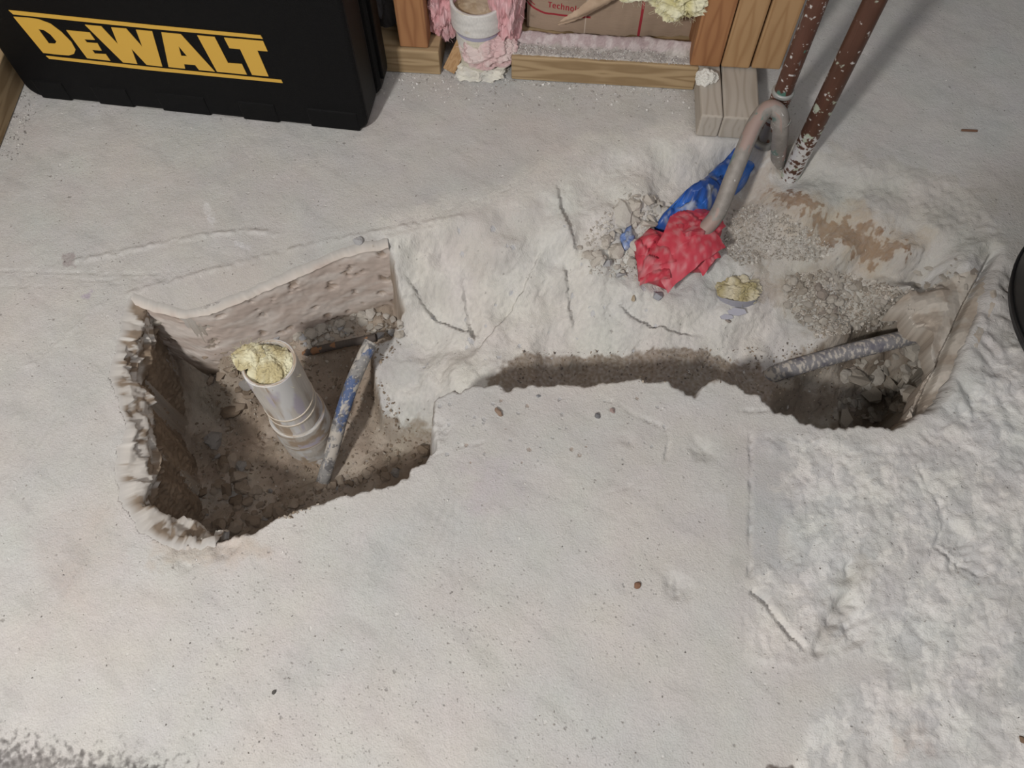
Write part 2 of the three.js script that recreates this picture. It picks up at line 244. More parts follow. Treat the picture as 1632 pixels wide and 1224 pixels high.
  for (let i = 0; i < 3600; i++) put(rr(X0, X1), rr(Z0, Z1), rr(0.0004, 0.0009) * (rnd() < 0.05 ? 2 : 1), rnd() < 0.6 ? [0.27, 0.255, 0.24] : [0.62, 0.61, 0.59]);
  for (let i = 0; i < 1100; i++) { const p = P(rr(300, 1050), rr(880, 1220)); if (vn(p[0] * 9, p[2] * 9) > -0.15) put(p[0], p[2], rr(0.0003, 0.0007) * (rnd() < 0.04 ? 2 : 1), [0.27, 0.26, 0.25]); }
  for (let i = 0; i < 46; i++) { const p = P(rr(700, 1060), rr(630, 740)); put(p[0], p[2], rr(0.0006, 0.0022), i % 4 ? [0.36, 0.36, 0.37] : [0.3, 0.24, 0.2]); }
  for (let i = 0; i < 46; i++) { const p = P(rr(640, 1050), rr(380, 560), -0.06); put(p[0], p[2], rr(0.0008, 0.003), [0.45, 0.46, 0.49]); }
  const W = 2048, H = 1624, out = new Uint8Array(W * H * 4), bmp = new Uint8Array(W * H * 4);
  for (let j = 0, k = 0; j < H; j++) for (let i = 0; i < W; i++, k += 4) {
    const x = X0 + (X1 - X0) * (i + 0.5) / W, z = Z0 + (Z1 - Z0) * (j + 0.5) / H;
    const n1 = fbm(x * 5, z * 5, 3), n2 = fbm(x * 28 + 4, z * 28, 4), n3 = vn(x * 260, z * 260), n4 = vn(x * 900, z * 900);
    const rough = sst(-0.01, 0.012, bil(dRough, x, z) + 0.014 * n2);
    let c = mix3(DUST, [0.478, 0.47, 0.46], clamp(0.5 + n1 * 1.3));
    if (rough > 0) c = mix3(c, mix3([0.50, 0.496, 0.49], [0.62, 0.61, 0.592], sst(-0.06, 0.1, fbm(x * 34 + 7, z * 34, 5) + 0.25 * fbm(x * 150, z * 150, 3))), rough * 0.9);
    for (const s of stainsAndShade) {
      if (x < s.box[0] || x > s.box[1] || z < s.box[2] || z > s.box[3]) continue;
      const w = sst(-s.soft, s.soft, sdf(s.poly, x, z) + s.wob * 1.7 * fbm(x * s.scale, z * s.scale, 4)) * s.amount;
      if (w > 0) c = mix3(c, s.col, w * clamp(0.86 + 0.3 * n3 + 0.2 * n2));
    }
    const e = bil(dE, x, z);
    if (e > -0.01) {
      const a = bil(dAf, x, z), b = bil(dBf, x, z);
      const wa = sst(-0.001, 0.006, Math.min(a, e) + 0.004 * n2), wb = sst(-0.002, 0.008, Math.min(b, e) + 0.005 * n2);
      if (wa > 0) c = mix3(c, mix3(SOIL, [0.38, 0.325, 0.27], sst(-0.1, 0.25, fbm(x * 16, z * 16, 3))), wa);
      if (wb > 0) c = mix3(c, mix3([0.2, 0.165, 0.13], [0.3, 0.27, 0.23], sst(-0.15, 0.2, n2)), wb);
    }
    let f = 1 + 0.08 * n2 + 0.035 * n3 + 0.05 * n4 + 0.07 * (hash(i + 7, j) - 0.5), hb = 0.6 + 0.08 * n3 + 0.16 * n4 + 0.2 * (hash(i, j) - 0.5);
    const tool = Math.max(0, vn((x * 0.94 + z * 0.34) * 240, (z * 0.94 - x * 0.34) * 11)) * Math.max(0, n1 + 0.2);
    f -= tool * 0.10; hb -= tool * 0.25;
    const hue = fbm(x * 11 + 31, z * 11, 3), hue2 = fbm(x * 23 - 12, z * 23 + 8, 3), smear = sst(0.12, 0.4, fbm((x * 0.8 + z * 0.6) * 16, (z * 0.8 - x * 0.6) * 60, 4));
    f -= 0.07 * smear;
    c = [c[0] * f * (1 + 0.05 * hue), c[1] * f * (1 - 0.012 * hue + 0.02 * hue2), c[2] * f * (1 - 0.03 * hue - 0.02 * hue2)];
    const cx = Math.floor(x / 0.01), cz = Math.floor(z / 0.01);
    for (let a = -1; a < 2; a++) for (let b = -1; b < 2; b++) { const l = specks.get((cx + a) + ',' + (cz + b)); if (l) for (const [sx, sz, r, sc] of l) { const q = Math.hypot(x - sx, (z - sz)) * (1 + 0.5 * n4); if (q < r) { c = mix3(c, sc, 0.7); hb -= 0.35; } } }
    for (let q = 0; q < 3; q++) { out[k + q] = clamp(enc(c[q])) * 255; bmp[k + q] = clamp(hb) * 255; }
    out[k + 3] = bmp[k + 3] = 255;
  }
  const tex = (d, srgb) => { const t = new THREE.DataTexture(d, W, H); t.magFilter = THREE.LinearFilter; if (srgb) t.colorSpace = THREE.SRGBColorSpace; t.needsUpdate = true; return t; };
  const pos = new Float32Array(G * 3), uv = new Float32Array(G * 2), idx = new Uint32Array(NX * NZ * 6);
  for (let j = 0, k = 0; j <= NZ; j++) for (let i = 0; i <= NX; i++, k++) {
    const x = gx(i), z = gz(j), side = dE[k] > -0.002 ? sst(0, -0.03, hgt[k]) * 0.0018 : 0;
    pos[k * 3] = x + side * vn(hgt[k] * 160, z * 160); pos[k * 3 + 1] = hgt[k]; pos[k * 3 + 2] = z + side * vn(x * 160, hgt[k] * 160);
    uv[k * 2] = i / NX; uv[k * 2 + 1] = j / NZ;
  }
  for (let j = 0, k = 0; j < NZ; j++) for (let i = 0; i < NX; i++, k += 6) { const a = j * (NX + 1) + i, b = a + NX + 1; idx.set([a, b, a + 1, a + 1, b, b + 1], k); }
  const g = new THREE.BufferGeometry();
  g.setAttribute('position', new THREE.BufferAttribute(pos, 3)); g.setAttribute('uv', new THREE.BufferAttribute(uv, 2)); g.setIndex(new THREE.BufferAttribute(idx, 1)); g.computeVertexNormals();
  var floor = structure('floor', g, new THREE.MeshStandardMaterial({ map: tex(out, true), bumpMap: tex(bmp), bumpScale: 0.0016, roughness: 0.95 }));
  // the rest of the slab, around the surveyed piece
  const slab = new THREE.Shape([[-2.2, -2.2], [2.2, -2.2], [2.2, 2.2], [-2.2, 2.2]].map(([a, b]) => new THREE.Vector2(a, b)));
  slab.holes.push(new THREE.Path([[X0, -Z1], [X1, -Z1], [X1, -Z0], [X0, -Z0]].map(([a, b]) => new THREE.Vector2(a, b))));
  const sg = new THREE.ExtrudeGeometry(slab, { depth: 0.09, bevelEnabled: false }); sg.rotateX(-Math.PI / 2); sg.translate(0, -0.09, 0);
  part(floor, 'slab_surround', sg, mat(lin(0.50, 0.487, 0.468), 0.95, { map: dataTexture(256, 256, (u, v) => { const q = 0.88 + 0.1 * Math.sin(u * 6.283) * Math.sin(v * 6.283) + 0.12 * hash(u * 256 | 0, v * 256 | 0); return [q, q, q]; }) }));
  const under = new THREE.BoxGeometry(4.4, 0.02, 4.4); under.translate(0, -0.36, 0);
  part(floor, 'subsoil', under, mat(lin(...SOIL)));
}
// broken faces of the slab where the pit was cut
const cells = (x, y, c, k = 0) => {                                 // broken facets: each cell a tilted plane
  const i = Math.floor(x / c), j = Math.floor(y / c); let d1 = 9, h = 0;
  for (let a = -1; a < 2; a++) for (let b = -1; b < 2; b++) { const sx = (i + a + hash(i + a + k, j + b)) * c, sy = (j + b + hash(i + a, j + b + 71 + k)) * c, d = Math.hypot(sx - x, sy - y); if (d < d1 * c) { d1 = d / c; h = (hash(i + a + 5, j + b + k) - 0.5) + ((x - sx) * (hash(i + a, j + b + 9) - 0.5) + (y - sy) * (hash(i + a + 3, j + b + 1) - 0.5)) * 2.2 / c; } }
  return h;
};
function face(name, pts, depth, inset, rows, colour, wobble, skin) {
  const line = [];
  for (let i = 0; i + 1 < pts.length; i++) { const a = pts[i], b = pts[i + 1], n = Math.max(1, Math.round(Math.hypot(b[0] - a[0], b[1] - a[1]) / 0.0022)); for (let k = 0; k < n; k++) line.push([mix(a[0], b[0], k / n), mix(a[1], b[1], k / n)]); }
  line.push(pts[pts.length - 1]);
  const soft = line.map((_, i) => { let x = 0, z = 0, n = 0; const q = Math.min(18, i, line.length - 1 - i); for (let k = i - q; k <= i + q; k++) { x += line[k][0]; z += line[k][1]; n++; } return [x / n, z / n]; });
  const pos = [], idx = [], col = [], w = rows + 1;
  let run = 0;
  line.forEach((p, i) => {
    const a = soft[Math.max(0, i - 6)], b = soft[Math.min(line.length - 1, i + 6)], L = Math.hypot(b[0] - a[0], b[1] - a[1]) || 1, nx = (b[1] - a[1]) / L, nz = -(b[0] - a[0]) / L;
    if (i) run += Math.hypot(soft[i][0] - soft[i - 1][0], soft[i][1] - soft[i - 1][1]);
    for (let r = 0; r <= rows; r++) {
      const d = depth(run) * r / rows, top = ground(p[0] - nx * 0.007, p[1] - nz * 0.007), lag = sst(0, 0.014, d), o = r === 0 ? -0.0075 : r === 1 ? -0.001 : inset(d, run) + wobble(run, d);
      pos.push(mix(p[0], soft[i][0], lag) + nx * o, r === 0 ? top - 0.0012 : r === 1 ? top + 0.0007 : top + 0.0007 - d, mix(p[1], soft[i][1], lag) + nz * o);
      col.push(...(r < 2 ? skin.map((q) => q * (1 + 0.1 * vn(run * 300, r))) : colour(run, d)));
    }
  });
  for (let i = 0; i + 1 < line.length; i++) for (let r = 0; r < rows; r++) { const a = i * w + r, b = a + w; idx.push(a, a + 1, b, b, a + 1, b + 1); }
  const g = new THREE.BufferGeometry(); g.setAttribute('position', new THREE.Float32BufferAttribute(pos, 3)); g.setAttribute('color', new THREE.Float32BufferAttribute(col, 3)); g.setIndex(idx); g.computeVertexNormals();
  return part(floor, name, g, vmat(0.97, { side: THREE.DoubleSide }));
}
{
  const near = (u, v) => { const p = P(u, v); let b = 0, q = 9; rim.forEach(([x, z], i) => { const d = Math.hypot(x - p[0], z - p[2]); if (d < q) { q = d; b = i; } }); return b; };
  const cut = (a, b) => { const i = near(...a), j = near(...b); return i <= j ? rim.slice(i, j + 1) : [...rim.slice(i), ...rim.slice(0, j + 1)]; };
  // left face: broken concrete above, soil below; the rim runs anticlockwise seen from above, so the pit lies on the same hand everywhere
  face('slab_edge', cut([210, 474], [345, 862]), () => 0.225, (d, s) => 0.0015 + Math.min(d, 0.017 + 0.012 * vn(s * 17, 3)) * 0.95 - 0.01 * sst(0.035, 0.07, d), 110, (s, d) => {
    const n = fbm(s * 55, d * 55, 4), conc = sst(0.05, 0.035, d + 0.04 * fbm(s * 26 + 3, d * 20, 3));
    const soil = mix3([0.21, 0.16, 0.115], [0.29, 0.225, 0.165], sst(-0.2, 0.3, fbm(s * 70, d * 14, 3)));
    return mix3(soil, mix3([0.60, 0.575, 0.54], [0.29, 0.23, 0.175], sst(0.06, 0.13, cells(s, d, 0.013, 7) * 0.35 + n * 0.7)), conc).map((q) => q * (1 + 0.12 * vn(s * 400, d * 400)));
  }, (s, d) => (0.0075 * cells(s * 0.8, d * 1.5, 0.024) + 0.0022 * cells(s, d, 0.01, 40)) * sst(0, 0.006, d) * sst(0.075, 0.04, d) + (0.005 * fbm(s * 40, d * 12, 4) + 0.002 * cells(s, d, 0.006, 11)) * sst(0.035, 0.07, d), [0.48, 0.465, 0.447]);
  // far face: reddish sawn slab face with torn lip
  face('slab_edge', cut([617, 384], [212, 474]), () => 0.15, (d) => 0.004 + 0.06 * d, 64, (s, d) => {
    const n = fbm(s * 20, d * 60, 4), m = fbm(s * 120 + d * 60, d * 260, 3), lip = sst(0.007, 0.003, d + 0.004 * vn(s * 120, 3) + 0.003 * vn(s * 30, 9));
    let c = mix3([0.49, 0.415, 0.37], [0.57, 0.515, 0.475], sst(-0.15, 0.25, n));
    c = mix3(c, [0.25, 0.19, 0.145], sst(0.27, 0.32, fbm(s * 44 + 9, d * 60, 4)) * 0.8);
    c = mix3(c, [0.55, 0.5, 0.45], lip);
    c = mix3(c, [0.25, 0.2, 0.155], sst(0.10, 0.13, d + 0.03 * n));
    return c.map((q) => q * (1 + 0.16 * m));
  }, (s, d) => (0.003 * fbm(s * 22, d * 30, 4) + 0.0005 * cells(s, d, 0.006)) * sst(0, 0.006, d) + 0.0025 * sst(0.01, 0.004, d) - 0.003 * sst(0.27, 0.32, fbm(s * 44 + 9, d * 60, 4)), [0.44, 0.425, 0.405]);
  // shelf of slab left hanging over the right pit, undercut below
  const edge = roughen(flat([[1440, 462], [1452, 478], [1463, 515], [1488, 535], [1482, 560], [1494, 577], [1475, 612], [1456, 646], [1444, 672], [1466, 672], [1490, 662], [1512, 645], [1532, 608], [1550, 560], [1578, 488], [1578, 440], [1500, 436]], -0.014), () => 0.0016);
  let a = 9, b = -9, c = 9, d = -9; for (const [x, z] of edge) { a = Math.min(a, x); b = Math.max(b, x); c = Math.min(c, z); d = Math.max(d, z); }
  const st = 0.0018, nx = Math.ceil((b - a) / st) + 2, nz = Math.ceil((d - c) / st) + 2, pos = [], col = [], idx = [], inside = [], at = new Map();
  for (let j = 0; j < nz; j++) for (let i = 0; i < nx; i++) inside.push(sdf(edge, a + (i - 1) * st, c + (j - 1) * st));
  const vert = (i, j, low) => {
    const key = (j * nx + i) * 2 + low; if (at.has(key)) return at.get(key);
    let x = a + (i - 1) * st, z = c + (j - 1) * st; const q = inside[j * nx + i];
    if (q < 0) { const h = 1e-4, gx1 = (sdf(edge, x + h, z) - sdf(edge, x - h, z)) / (2 * h), gz1 = (sdf(edge, x, z + h) - sdf(edge, x, z - h)) / (2 * h); x -= gx1 * q; z -= gz1 * q; }
    const dip = 0.004 * sst(0.006, 0, q) * (x < 0.47 ? 1 : 0), y = topT(x, z) + 0.0006 - dip + sst(0.5, 0.47, x) * (0.006 * fbm(x * 55, z * 55, 5) + 0.002 * cells(x, z, 0.012));
    at.set(key, pos.length / 3); pos.push(x + (low ? 0.004 * vn(x * 60, z * 60) : 0), low ? y - 0.03 - 0.006 * vn(x * 40, z * 40) : y, z);
    const n = fbm(x * 40, z * 40, 4), k = 1 + 0.14 * vn(x * 300, z * 300); col.push(...mix3([0.45, 0.415, 0.37], [0.36, 0.31, 0.26], low ? 1 : sst(-0.15, 0.25, n)).map((v) => v * k)); return pos.length / 3 - 1;
  };
  const use = (i, j) => i >= 0 && j >= 0 && i + 1 < nx && j + 1 < nz && (inside[j * nx + i] > 0 || inside[j * nx + i + 1] > 0 || inside[(j + 1) * nx + i] > 0 || inside[(j + 1) * nx + i + 1] > 0);
  for (let j = 0; j < nz - 1; j++) for (let i = 0; i < nx - 1; i++) {
    if (!use(i, j)) continue;
    for (const low of [0, 1]) { const p = vert(i, j, low), q = vert(i + 1, j, low), r = vert(i, j + 1, low), w = vert(i + 1, j + 1, low); low ? idx.push(p, q, r, q, w, r) : idx.push(p, r, q, q, r, w); }
    for (const [di, dj, i0, j0, i1, j1] of [[-1, 0, i, j, i, j + 1], [1, 0, i + 1, j + 1, i + 1, j], [0, -1, i + 1, j, i, j], [0, 1, i, j + 1, i + 1, j + 1]]) if (!use(i + di, j + dj)) { const p = vert(i0, j0, 0), q = vert(i1, j1, 0), r = vert(i0, j0, 1), w = vert(i1, j1, 1); idx.push(p, r, q, q, r, w); }
  }
  const g = new THREE.BufferGeometry(); g.setAttribute('position', new THREE.Float32BufferAttribute(pos, 3)); g.setAttribute('color', new THREE.Float32BufferAttribute(col, 3)); g.setIndex(idx);
  part(floor, 'slab_shelf', toCreasedNormals(g, 0.7), vmat(0.97, { side: THREE.DoubleSide }));
}

// ---------------------------------------------------------------- room shell
{
  const wallM = mat(lin(0.36, 0.36, 0.36), 0.95), ceilM = mat(lin(0.45, 0.45, 0.45), 0.95);
  const slabBox = (w, h, d, x, y, z) => { const g = new THREE.BoxGeometry(w, h, d); g.translate(x, y, z); return g; };
  structure('wall_left', slabBox(0.12, 2.5, 4.6, -2.26, 1.2, 0), wallM);
  structure('wall_right', slabBox(0.12, 2.5, 4.6, 2.26, 1.2, 0), wallM);
  structure('wall_front', slabBox(4.4, 2.5, 0.12, 0, 1.2, 2.26), wallM);
  structure('wall_back', slabBox(4.4, 2.5, 0.12, 0, 1.2, -2.26), wallM);
  structure('ceiling', slabBox(4.64, 0.12, 4.64, 0, 2.5, 0), ceilM);
  // hanging bulb
  const lamp = thing('hanging_bulb', 'bare white bulb hanging from the ceiling on a cord', 'lamp');
  lamp.position.set(...LAMP.at);
  const bulb = new THREE.LatheGeometry([[0, -0.06], [0.027, -0.054], [0.048, -0.036], [0.06, 0], [0.05, 0.034], [0.03, 0.058], [0.02, 0.08]].map(([r, y]) => new THREE.Vector2(r, y)), 24);
  part(lamp, 'bulb', bulb, new THREE.MeshStandardMaterial({ color: 0xffffff, emissive: LAMP.color, emissiveIntensity: 6 }));
  const socket = new THREE.CylinderGeometry(0.022, 0.022, 0.05, 16); socket.translate(0, 0.1, 0); part(lamp, 'socket', socket, mat(0x222222, 0.5));
  const cord = new THREE.CylinderGeometry(0.004, 0.004, 2.44 - LAMP.at[1] - 0.12, 8); cord.translate(0, 0.12 + (2.44 - LAMP.at[1] - 0.12) / 2, 0); part(lamp, 'cord', cord, mat(0x1a1a1a, 0.6));
  const pl = new THREE.PointLight(LAMP.color, LAMP.power, 0, 2); pl.castShadow = true; pl.shadow.radius = 3; pl.shadow.mapSize.set(2048, 2048); pl.shadow.bias = -0.0005; lamp.add(pl);
  // unseen panel added overhead as fill light
  const panel = thing('added_fill_panel', 'flat white ceiling panel added as unseen fill light', 'lamp'); panel.position.set(...FILL_PANEL.at);
  const fr = new RoundedBoxGeometry(FILL_PANEL.size[0] + 0.05, 0.08, FILL_PANEL.size[1] + 0.05, 2, 0.01); fr.translate(0, 0.045, 0); part(panel, 'housing', fr, mat(0xdddddd, 0.5));
  const df = new THREE.BoxGeometry(FILL_PANEL.size[0], 0.004, FILL_PANEL.size[1]); part(panel, 'diffuser', df, new THREE.MeshStandardMaterial({ color: 0xffffff, emissive: FILL_PANEL.color, emissiveIntensity: 1.2 }));
  const ra = new THREE.RectAreaLight(FILL_PANEL.color, FILL_PANEL.power, FILL_PANEL.size[0], FILL_PANEL.size[1]); ra.position.set(0, -0.006, 0); ra.rotation.x = -Math.PI / 2; panel.add(ra);
}

// ---------------------------------------------------------------- shared materials
function woodTex(base, dark, rings) {
  const t = dataTexture(256, 256, (u, v) => {
    const g = 0.5 + 0.5 * Math.sin((v * rings + 0.35 * Math.sin(u * 6.283 + 1) + 0.6 * vn(u * 6, v * 5)) * 6.283), f = vn(u * 9, v * 190) * 0.5 + vn(u * 60, v * 240) * 0.35, k = Math.pow(g, 2.2);
    return mix3(base, dark, clamp(0.75 * k + 0.22 * f)).map((q) => q * (1 + 0.08 * f));
  }, true);
  t.wrapS = t.wrapT = THREE.MirroredRepeatWrapping; return t;
}
const woodTan = new THREE.MeshStandardMaterial({ map: woodTex([0.40, 0.29, 0.165], [0.225, 0.145, 0.07], 4), roughness: 0.8 });
const woodRed = new THREE.MeshStandardMaterial({ map: woodTex([0.36, 0.175, 0.075], [0.25, 0.105, 0.042], 3), roughness: 0.75 });
const woodPale = new THREE.MeshStandardMaterial({ map: woodTex([0.43, 0.27, 0.135], [0.33, 0.185, 0.083], 3), roughness: 0.78 });
const woodGrey = new THREE.MeshStandardMaterial({ map: woodTex([0.45, 0.41, 0.36], [0.35, 0.31, 0.26], 9), roughness: 0.95 });
function board(l, h, d, r = 0.002) {                               // lumber with eased edges, uv in boards; long side x
  const g = new RoundedBoxGeometry(l, h, d, 2, r), p = g.attributes.position, n = g.attributes.normal, uv = g.attributes.uv;
  for (let i = 0; i < p.count; i++) {
    const ax = Math.abs(n.getX(i)), ay = Math.abs(n.getY(i));
    if (ax > 0.8) uv.setXY(i, p.getY(i) / 0.3, p.getZ(i) / 0.089); else if (ay > 0.8) uv.setXY(i, p.getX(i) / 0.5, p.getZ(i) / 0.089); else uv.setXY(i, p.getX(i) / 0.5, p.getY(i) / 0.05);
  }
  return g;
}

// ---------------------------------------------------------------- stud wall with open cavity
const WYAW = -0.0847, WE = [Math.cos(WYAW), -Math.sin(WYAW)], WB = [-Math.sin(WYAW), -Math.cos(WYAW)].map((q, i) => (i ? q : -q * -1));
const W0 = P(815, 127), wallPt = (s, y, d) => new THREE.Vector3(W0[0] + s * WE[0] + d * 0.0846, y, W0[2] + s * WE[1] - d * 0.9964);
const wallS = (u, v, y) => { const p = P(u, v, y); return (p[0] - W0[0]) * WE[0] + (p[2] - W0[2]) * WE[1]; };
const inWall = (o, s, y, d) => { o.position.copy(wallPt(s, y, d)); o.rotation.y = WYAW; return o; };
{
  const plate = (name, s0, s1, d, m, label) => inWall(single(name, board(s1 - s0, 0.038, 0.089), m, label, 'board', null), (s0 + s1) / 2, 0.019 + 0.0005, 0.0445 + d);
  plate('sill_plate', -0.78, wallS(703, 118, 0), 0, woodTan, 'tan wooden sill plate running behind the black case to a cut end').userData.group = undefined;
  plate('sill_plate', wallS(815, 127, 0), 0.246, 0, woodTan, 'tan striped wooden sill plate in front of the brown paper');
  const stud = (u0, u1, v, d, m, label) => {
    const s0 = wallS(u0, v, 0.038), s1 = wallS(u1, v, 0.038), g = board(2.36, s1 - s0 - 0.0008, 0.089, 0.0025); g.rotateZ(Math.PI / 2);
    inWall(single('wall_stud', g, m, label, 'stud'), (s0 + s1) / 2, 0.0395 + 1.18, 0.0445 + d);
  };
  stud(637, 684, 76, 0.004, woodRed, 'orange brown stud standing beside the pink insulation');
  stud(1098, 1147, 110, 0.001, woodRed, 'reddish stud next to the brown paper, leftmost of three together');
  stud(1148, 1194, 112, 0.002, woodPale, 'pale stud with a small knot, middle one of three together');
  stud(1196, 1243, 113, 0.003, woodPale, 'pale stud behind the copper riser, rightmost of three together');
  // cut plate that sticks out into the room, split along its middle
  const s0 = wallS(1107, 215, 0.0), s1 = wallS(1200, 217, 0.0), stub = thing('plate_stub', 'dusty grey cut plate end with a split, below the three studs', 'board');
  inWall(stub, (s0 + s1) / 2, 0, 0);
  const w = s1 - s0, front = 0.083;
  for (const [a, b, tilt] of [[-w / 2, -w / 2 + w * 0.37, 0.012], [-w / 2 + w * 0.395, w / 2, -0.006]]) {
    const len = front + 0.086, g = board(len, 0.036, b - a, 0.003); g.rotateY(Math.PI / 2);
    const pp = g.attributes.position; for (let i = 0; i < pp.count; i++) pp.setY(i, pp.getY(i) + 0.0012 * vn(pp.getX(i) * 80, pp.getZ(i) * 60));
    paint(g, (x, y, z) => mix3([0.95, 0.93, 0.9], [1.05, 0.92, 0.72], z > len / 2 - 0.004 ? 0.8 : 0)); g.rotateY(tilt); g.translate((a + b) / 2, 0.019, -(0.086 - front) / 2);
    part(stub, 'wood_half', g, woodGrey);
  }
  // rear of the cavity
  const back = new THREE.BoxGeometry(1.35, 2.42, 0.02), m = structure('wall_cavity', back, mat(lin(0.30, 0.22, 0.14), 0.95)); m.position.copy(wallPt(-0.33, 1.215, 0.115)); m.rotation.y = WYAW;
  // side plate at the far left
  const sp = single('sill_plate', (() => { const g = board(2.0, 0.05, 0.089); g.rotateY(Math.PI / 2); return g; })(), woodTan, 'brown wooden plate along the left edge beside the black case', 'board');
  sp.position.set(-0.66 - 0.0445, 0.0255, -0.87 + 1.0);
}

// ---------------------------------------------------------------- black tool case with yellow lettering
{
  const A = P(55, 157), B = P(575, 212), e = [B[0] - A[0], B[2] - A[2]], L = Math.hypot(...e), yaw = -Math.atan2(e[1], e[0]);
  const box = thing('tool_case', 'black plastic tool case with yellow lettering standing upright', 'tool case');
  box.position.set(B[0], 0.001, B[2]); box.rotation.y = yaw;      // local x along the front towards the right corner, z towards the viewer
  const grain = dataTexture(256, 256, (u, v) => { const q = 0.5 + 0.35 * (hash(u * 256 | 0, v * 256 | 0) - 0.5) + 0.3 * (hash(u * 128 | 0, v * 128 | 0) - 0.5); return [q, q, q]; });
  grain.repeat.set(14, 14);
  const plastic = new THREE.MeshPhysicalMaterial({ color: lin(0.0032, 0.0033, 0.0038), roughness: 0.5, specularIntensity: 0.28, bumpMap: grain, bumpScale: 0.0005 });
  const seamM = mat(lin(0.006, 0.006, 0.006), 0.8), yellow = mat(lin(0.60, 0.36, 0.055), 0.55), Wd = L + 0.012, Ht = 0.36;
  const rounded = (x0, y0, x1, y1, r) => { const s = new THREE.Shape(); s.moveTo(x0 + r, y0); s.lineTo(x1 - r, y0); s.absarc(x1 - r, y0 + r, r, -Math.PI / 2, 0); s.lineTo(x1, y1 - r); s.absarc(x1 - r, y1 - r, r, 0, Math.PI / 2); s.lineTo(x0 + r, y1); s.absarc(x0 + r, y1 - r, r, Math.PI / 2, Math.PI); s.lineTo(x0, y0 + r); s.absarc(x0 + r, y0 + r, r, Math.PI, Math.PI * 1.5); return s; };
  const shell = (z0, z1, b, grow) => { const g = new THREE.ExtrudeGeometry(rounded(-Wd + 0.012 - grow, 0.0 + b, 0.012 + grow - b, Ht - b, 0.016), { depth: z1 - z0 - 2 * b, bevelEnabled: true, bevelThickness: b, bevelSize: b, bevelSegments: 3, curveSegments: 6 }); g.translate(0, 0, z0 + b); return g; };
  part(box, 'front_shell', shell(-0.056, -0.002, 0.005, 0), plastic);
  part(box, 'seam', shell(-0.06, -0.054, 0.002, -0.002), seamM);
  part(box, 'back_shell', shell(-0.108, -0.059, 0.01, 0.006), plastic);
  const rail = new RoundedBoxGeometry(0.006, Ht - 0.06, 0.012, 2, 0.002); rail.translate(0.0185, Ht / 2, -0.072); part(box, 'side_rail', rail, plastic);
  const latch = new RoundedBoxGeometry(0.008, 0.06, 0.03, 2, 0.003); latch.translate(0.021, 0.24, -0.07); part(box, 'latch', latch, yellow, 'yellow latch');
  for (const [a, b] of [[-0.066, -0.001], [-0.157, -0.109], [-0.267, -0.202], [-0.355, -0.307], [-0.435, -0.394]]) {
    const s = new THREE.Shape([[0.0, 0.001], [0.0008, 0.001], [0.0016, 0.029], [0, 0.033]].map(([x, y]) => new THREE.Vector2(x, y)));
    const g = new THREE.ExtrudeGeometry(s, { depth: b - a - 0.004, bevelEnabled: true, bevelSize: 0.0005, bevelThickness: 0.002, bevelSegments: 2 }); g.rotateY(-Math.PI / 2); g.translate(b - 0.002, 0, -0.003); part(box, 'foot_pad', g, plastic);
  }
  const print = (name, pts, hole) => {
    const s = new THREE.Shape(pts.map(([x, y]) => new THREE.Vector2(x / 1000, y / 1000)));
    if (hole) s.holes.push(new THREE.Path(hole.map(([x, y]) => new THREE.Vector2(x / 1000, y / 1000))));
    const g = new THREE.ExtrudeGeometry(s, { depth: 0.0008, bevelEnabled: false }); g.translate(0, 0, -0.0021); part(box, name, g, yellow, name === 'stripe' ? 'yellow stripe' : 'yellow raised letter');
  };
  const S = (dx) => (p) => p.map(([x, y]) => [x + dx, y]);
  print('stripe', [[-401.6, 138.7], [-228.9, 137.5], [-94.9, 138.1], [-93.6, 133.4], [-231.2, 132.2], [-399, 133.2]]);
  print('stripe', [[-390.4, 74.2], [-255.9, 73.2], [-87.1, 74], [-86.6, 69.4], [-258.1, 68], [-388.4, 70]]);
  print('letter', [[-400.8, 129.6], [-381.9, 130.4], [-369.5, 129.6], [-357.2, 124.8], [-349, 114], [-343.6, 100], [-344, 89], [-349.6, 82.1], [-357.9, 78.7], [-377.4, 78.2], [-391.6, 78.6]], [[-377.7, 114.9], [-371, 114.4], [-365.9, 108.8], [-363.4, 99], [-367.3, 95], [-375.4, 94.4]]);
  print('letter', [[-341.2, 117.5], [-311.8, 117.5], [-310.2, 107.3], [-323.9, 106.5], [-322.9, 102], [-309.3, 102.3], [-309.1, 91.7], [-321.5, 91.2], [-320.8, 85.8], [-306.2, 86.5], [-304.9, 76.9], [-335, 77.2]]);
  print('letter', [[-312.5, 128.4], [-292.2, 128.4], [-282.6, 104.3], [-279.9, 128.4], [-261.2, 128.6], [-252, 103.8], [-249.4, 128.4], [-229.4, 128.6], [-238.2, 76], [-258.3, 76.2], [-267.7, 99.3], [-270.4, 76.1], [-288.8, 76.3]]);
  print('letter', [[-218.2, 128.4], [-194.4, 128.4], [-170.8, 76.5], [-191, 76.6], [-193.2, 83.8], [-207.4, 83.6], [-208.7, 76.4], [-230.1, 76.3]], [[-204.1, 110.4], [-198.8, 96.2], [-206.2, 95.9]]);
  print('letter', [[-174.2, 129.1], [-152.9, 129.3], [-148.8, 92.3], [-131.3, 92.6], [-129.8, 77], [-168, 76.8]]);
  print('letter', [[-141.5, 129.6], [-94.1, 130.3], [-92.7, 116], [-105.3, 115.7], [-102.3, 77.6], [-123.2, 77.4], [-126.6, 115.2], [-139.7, 115]]);
}

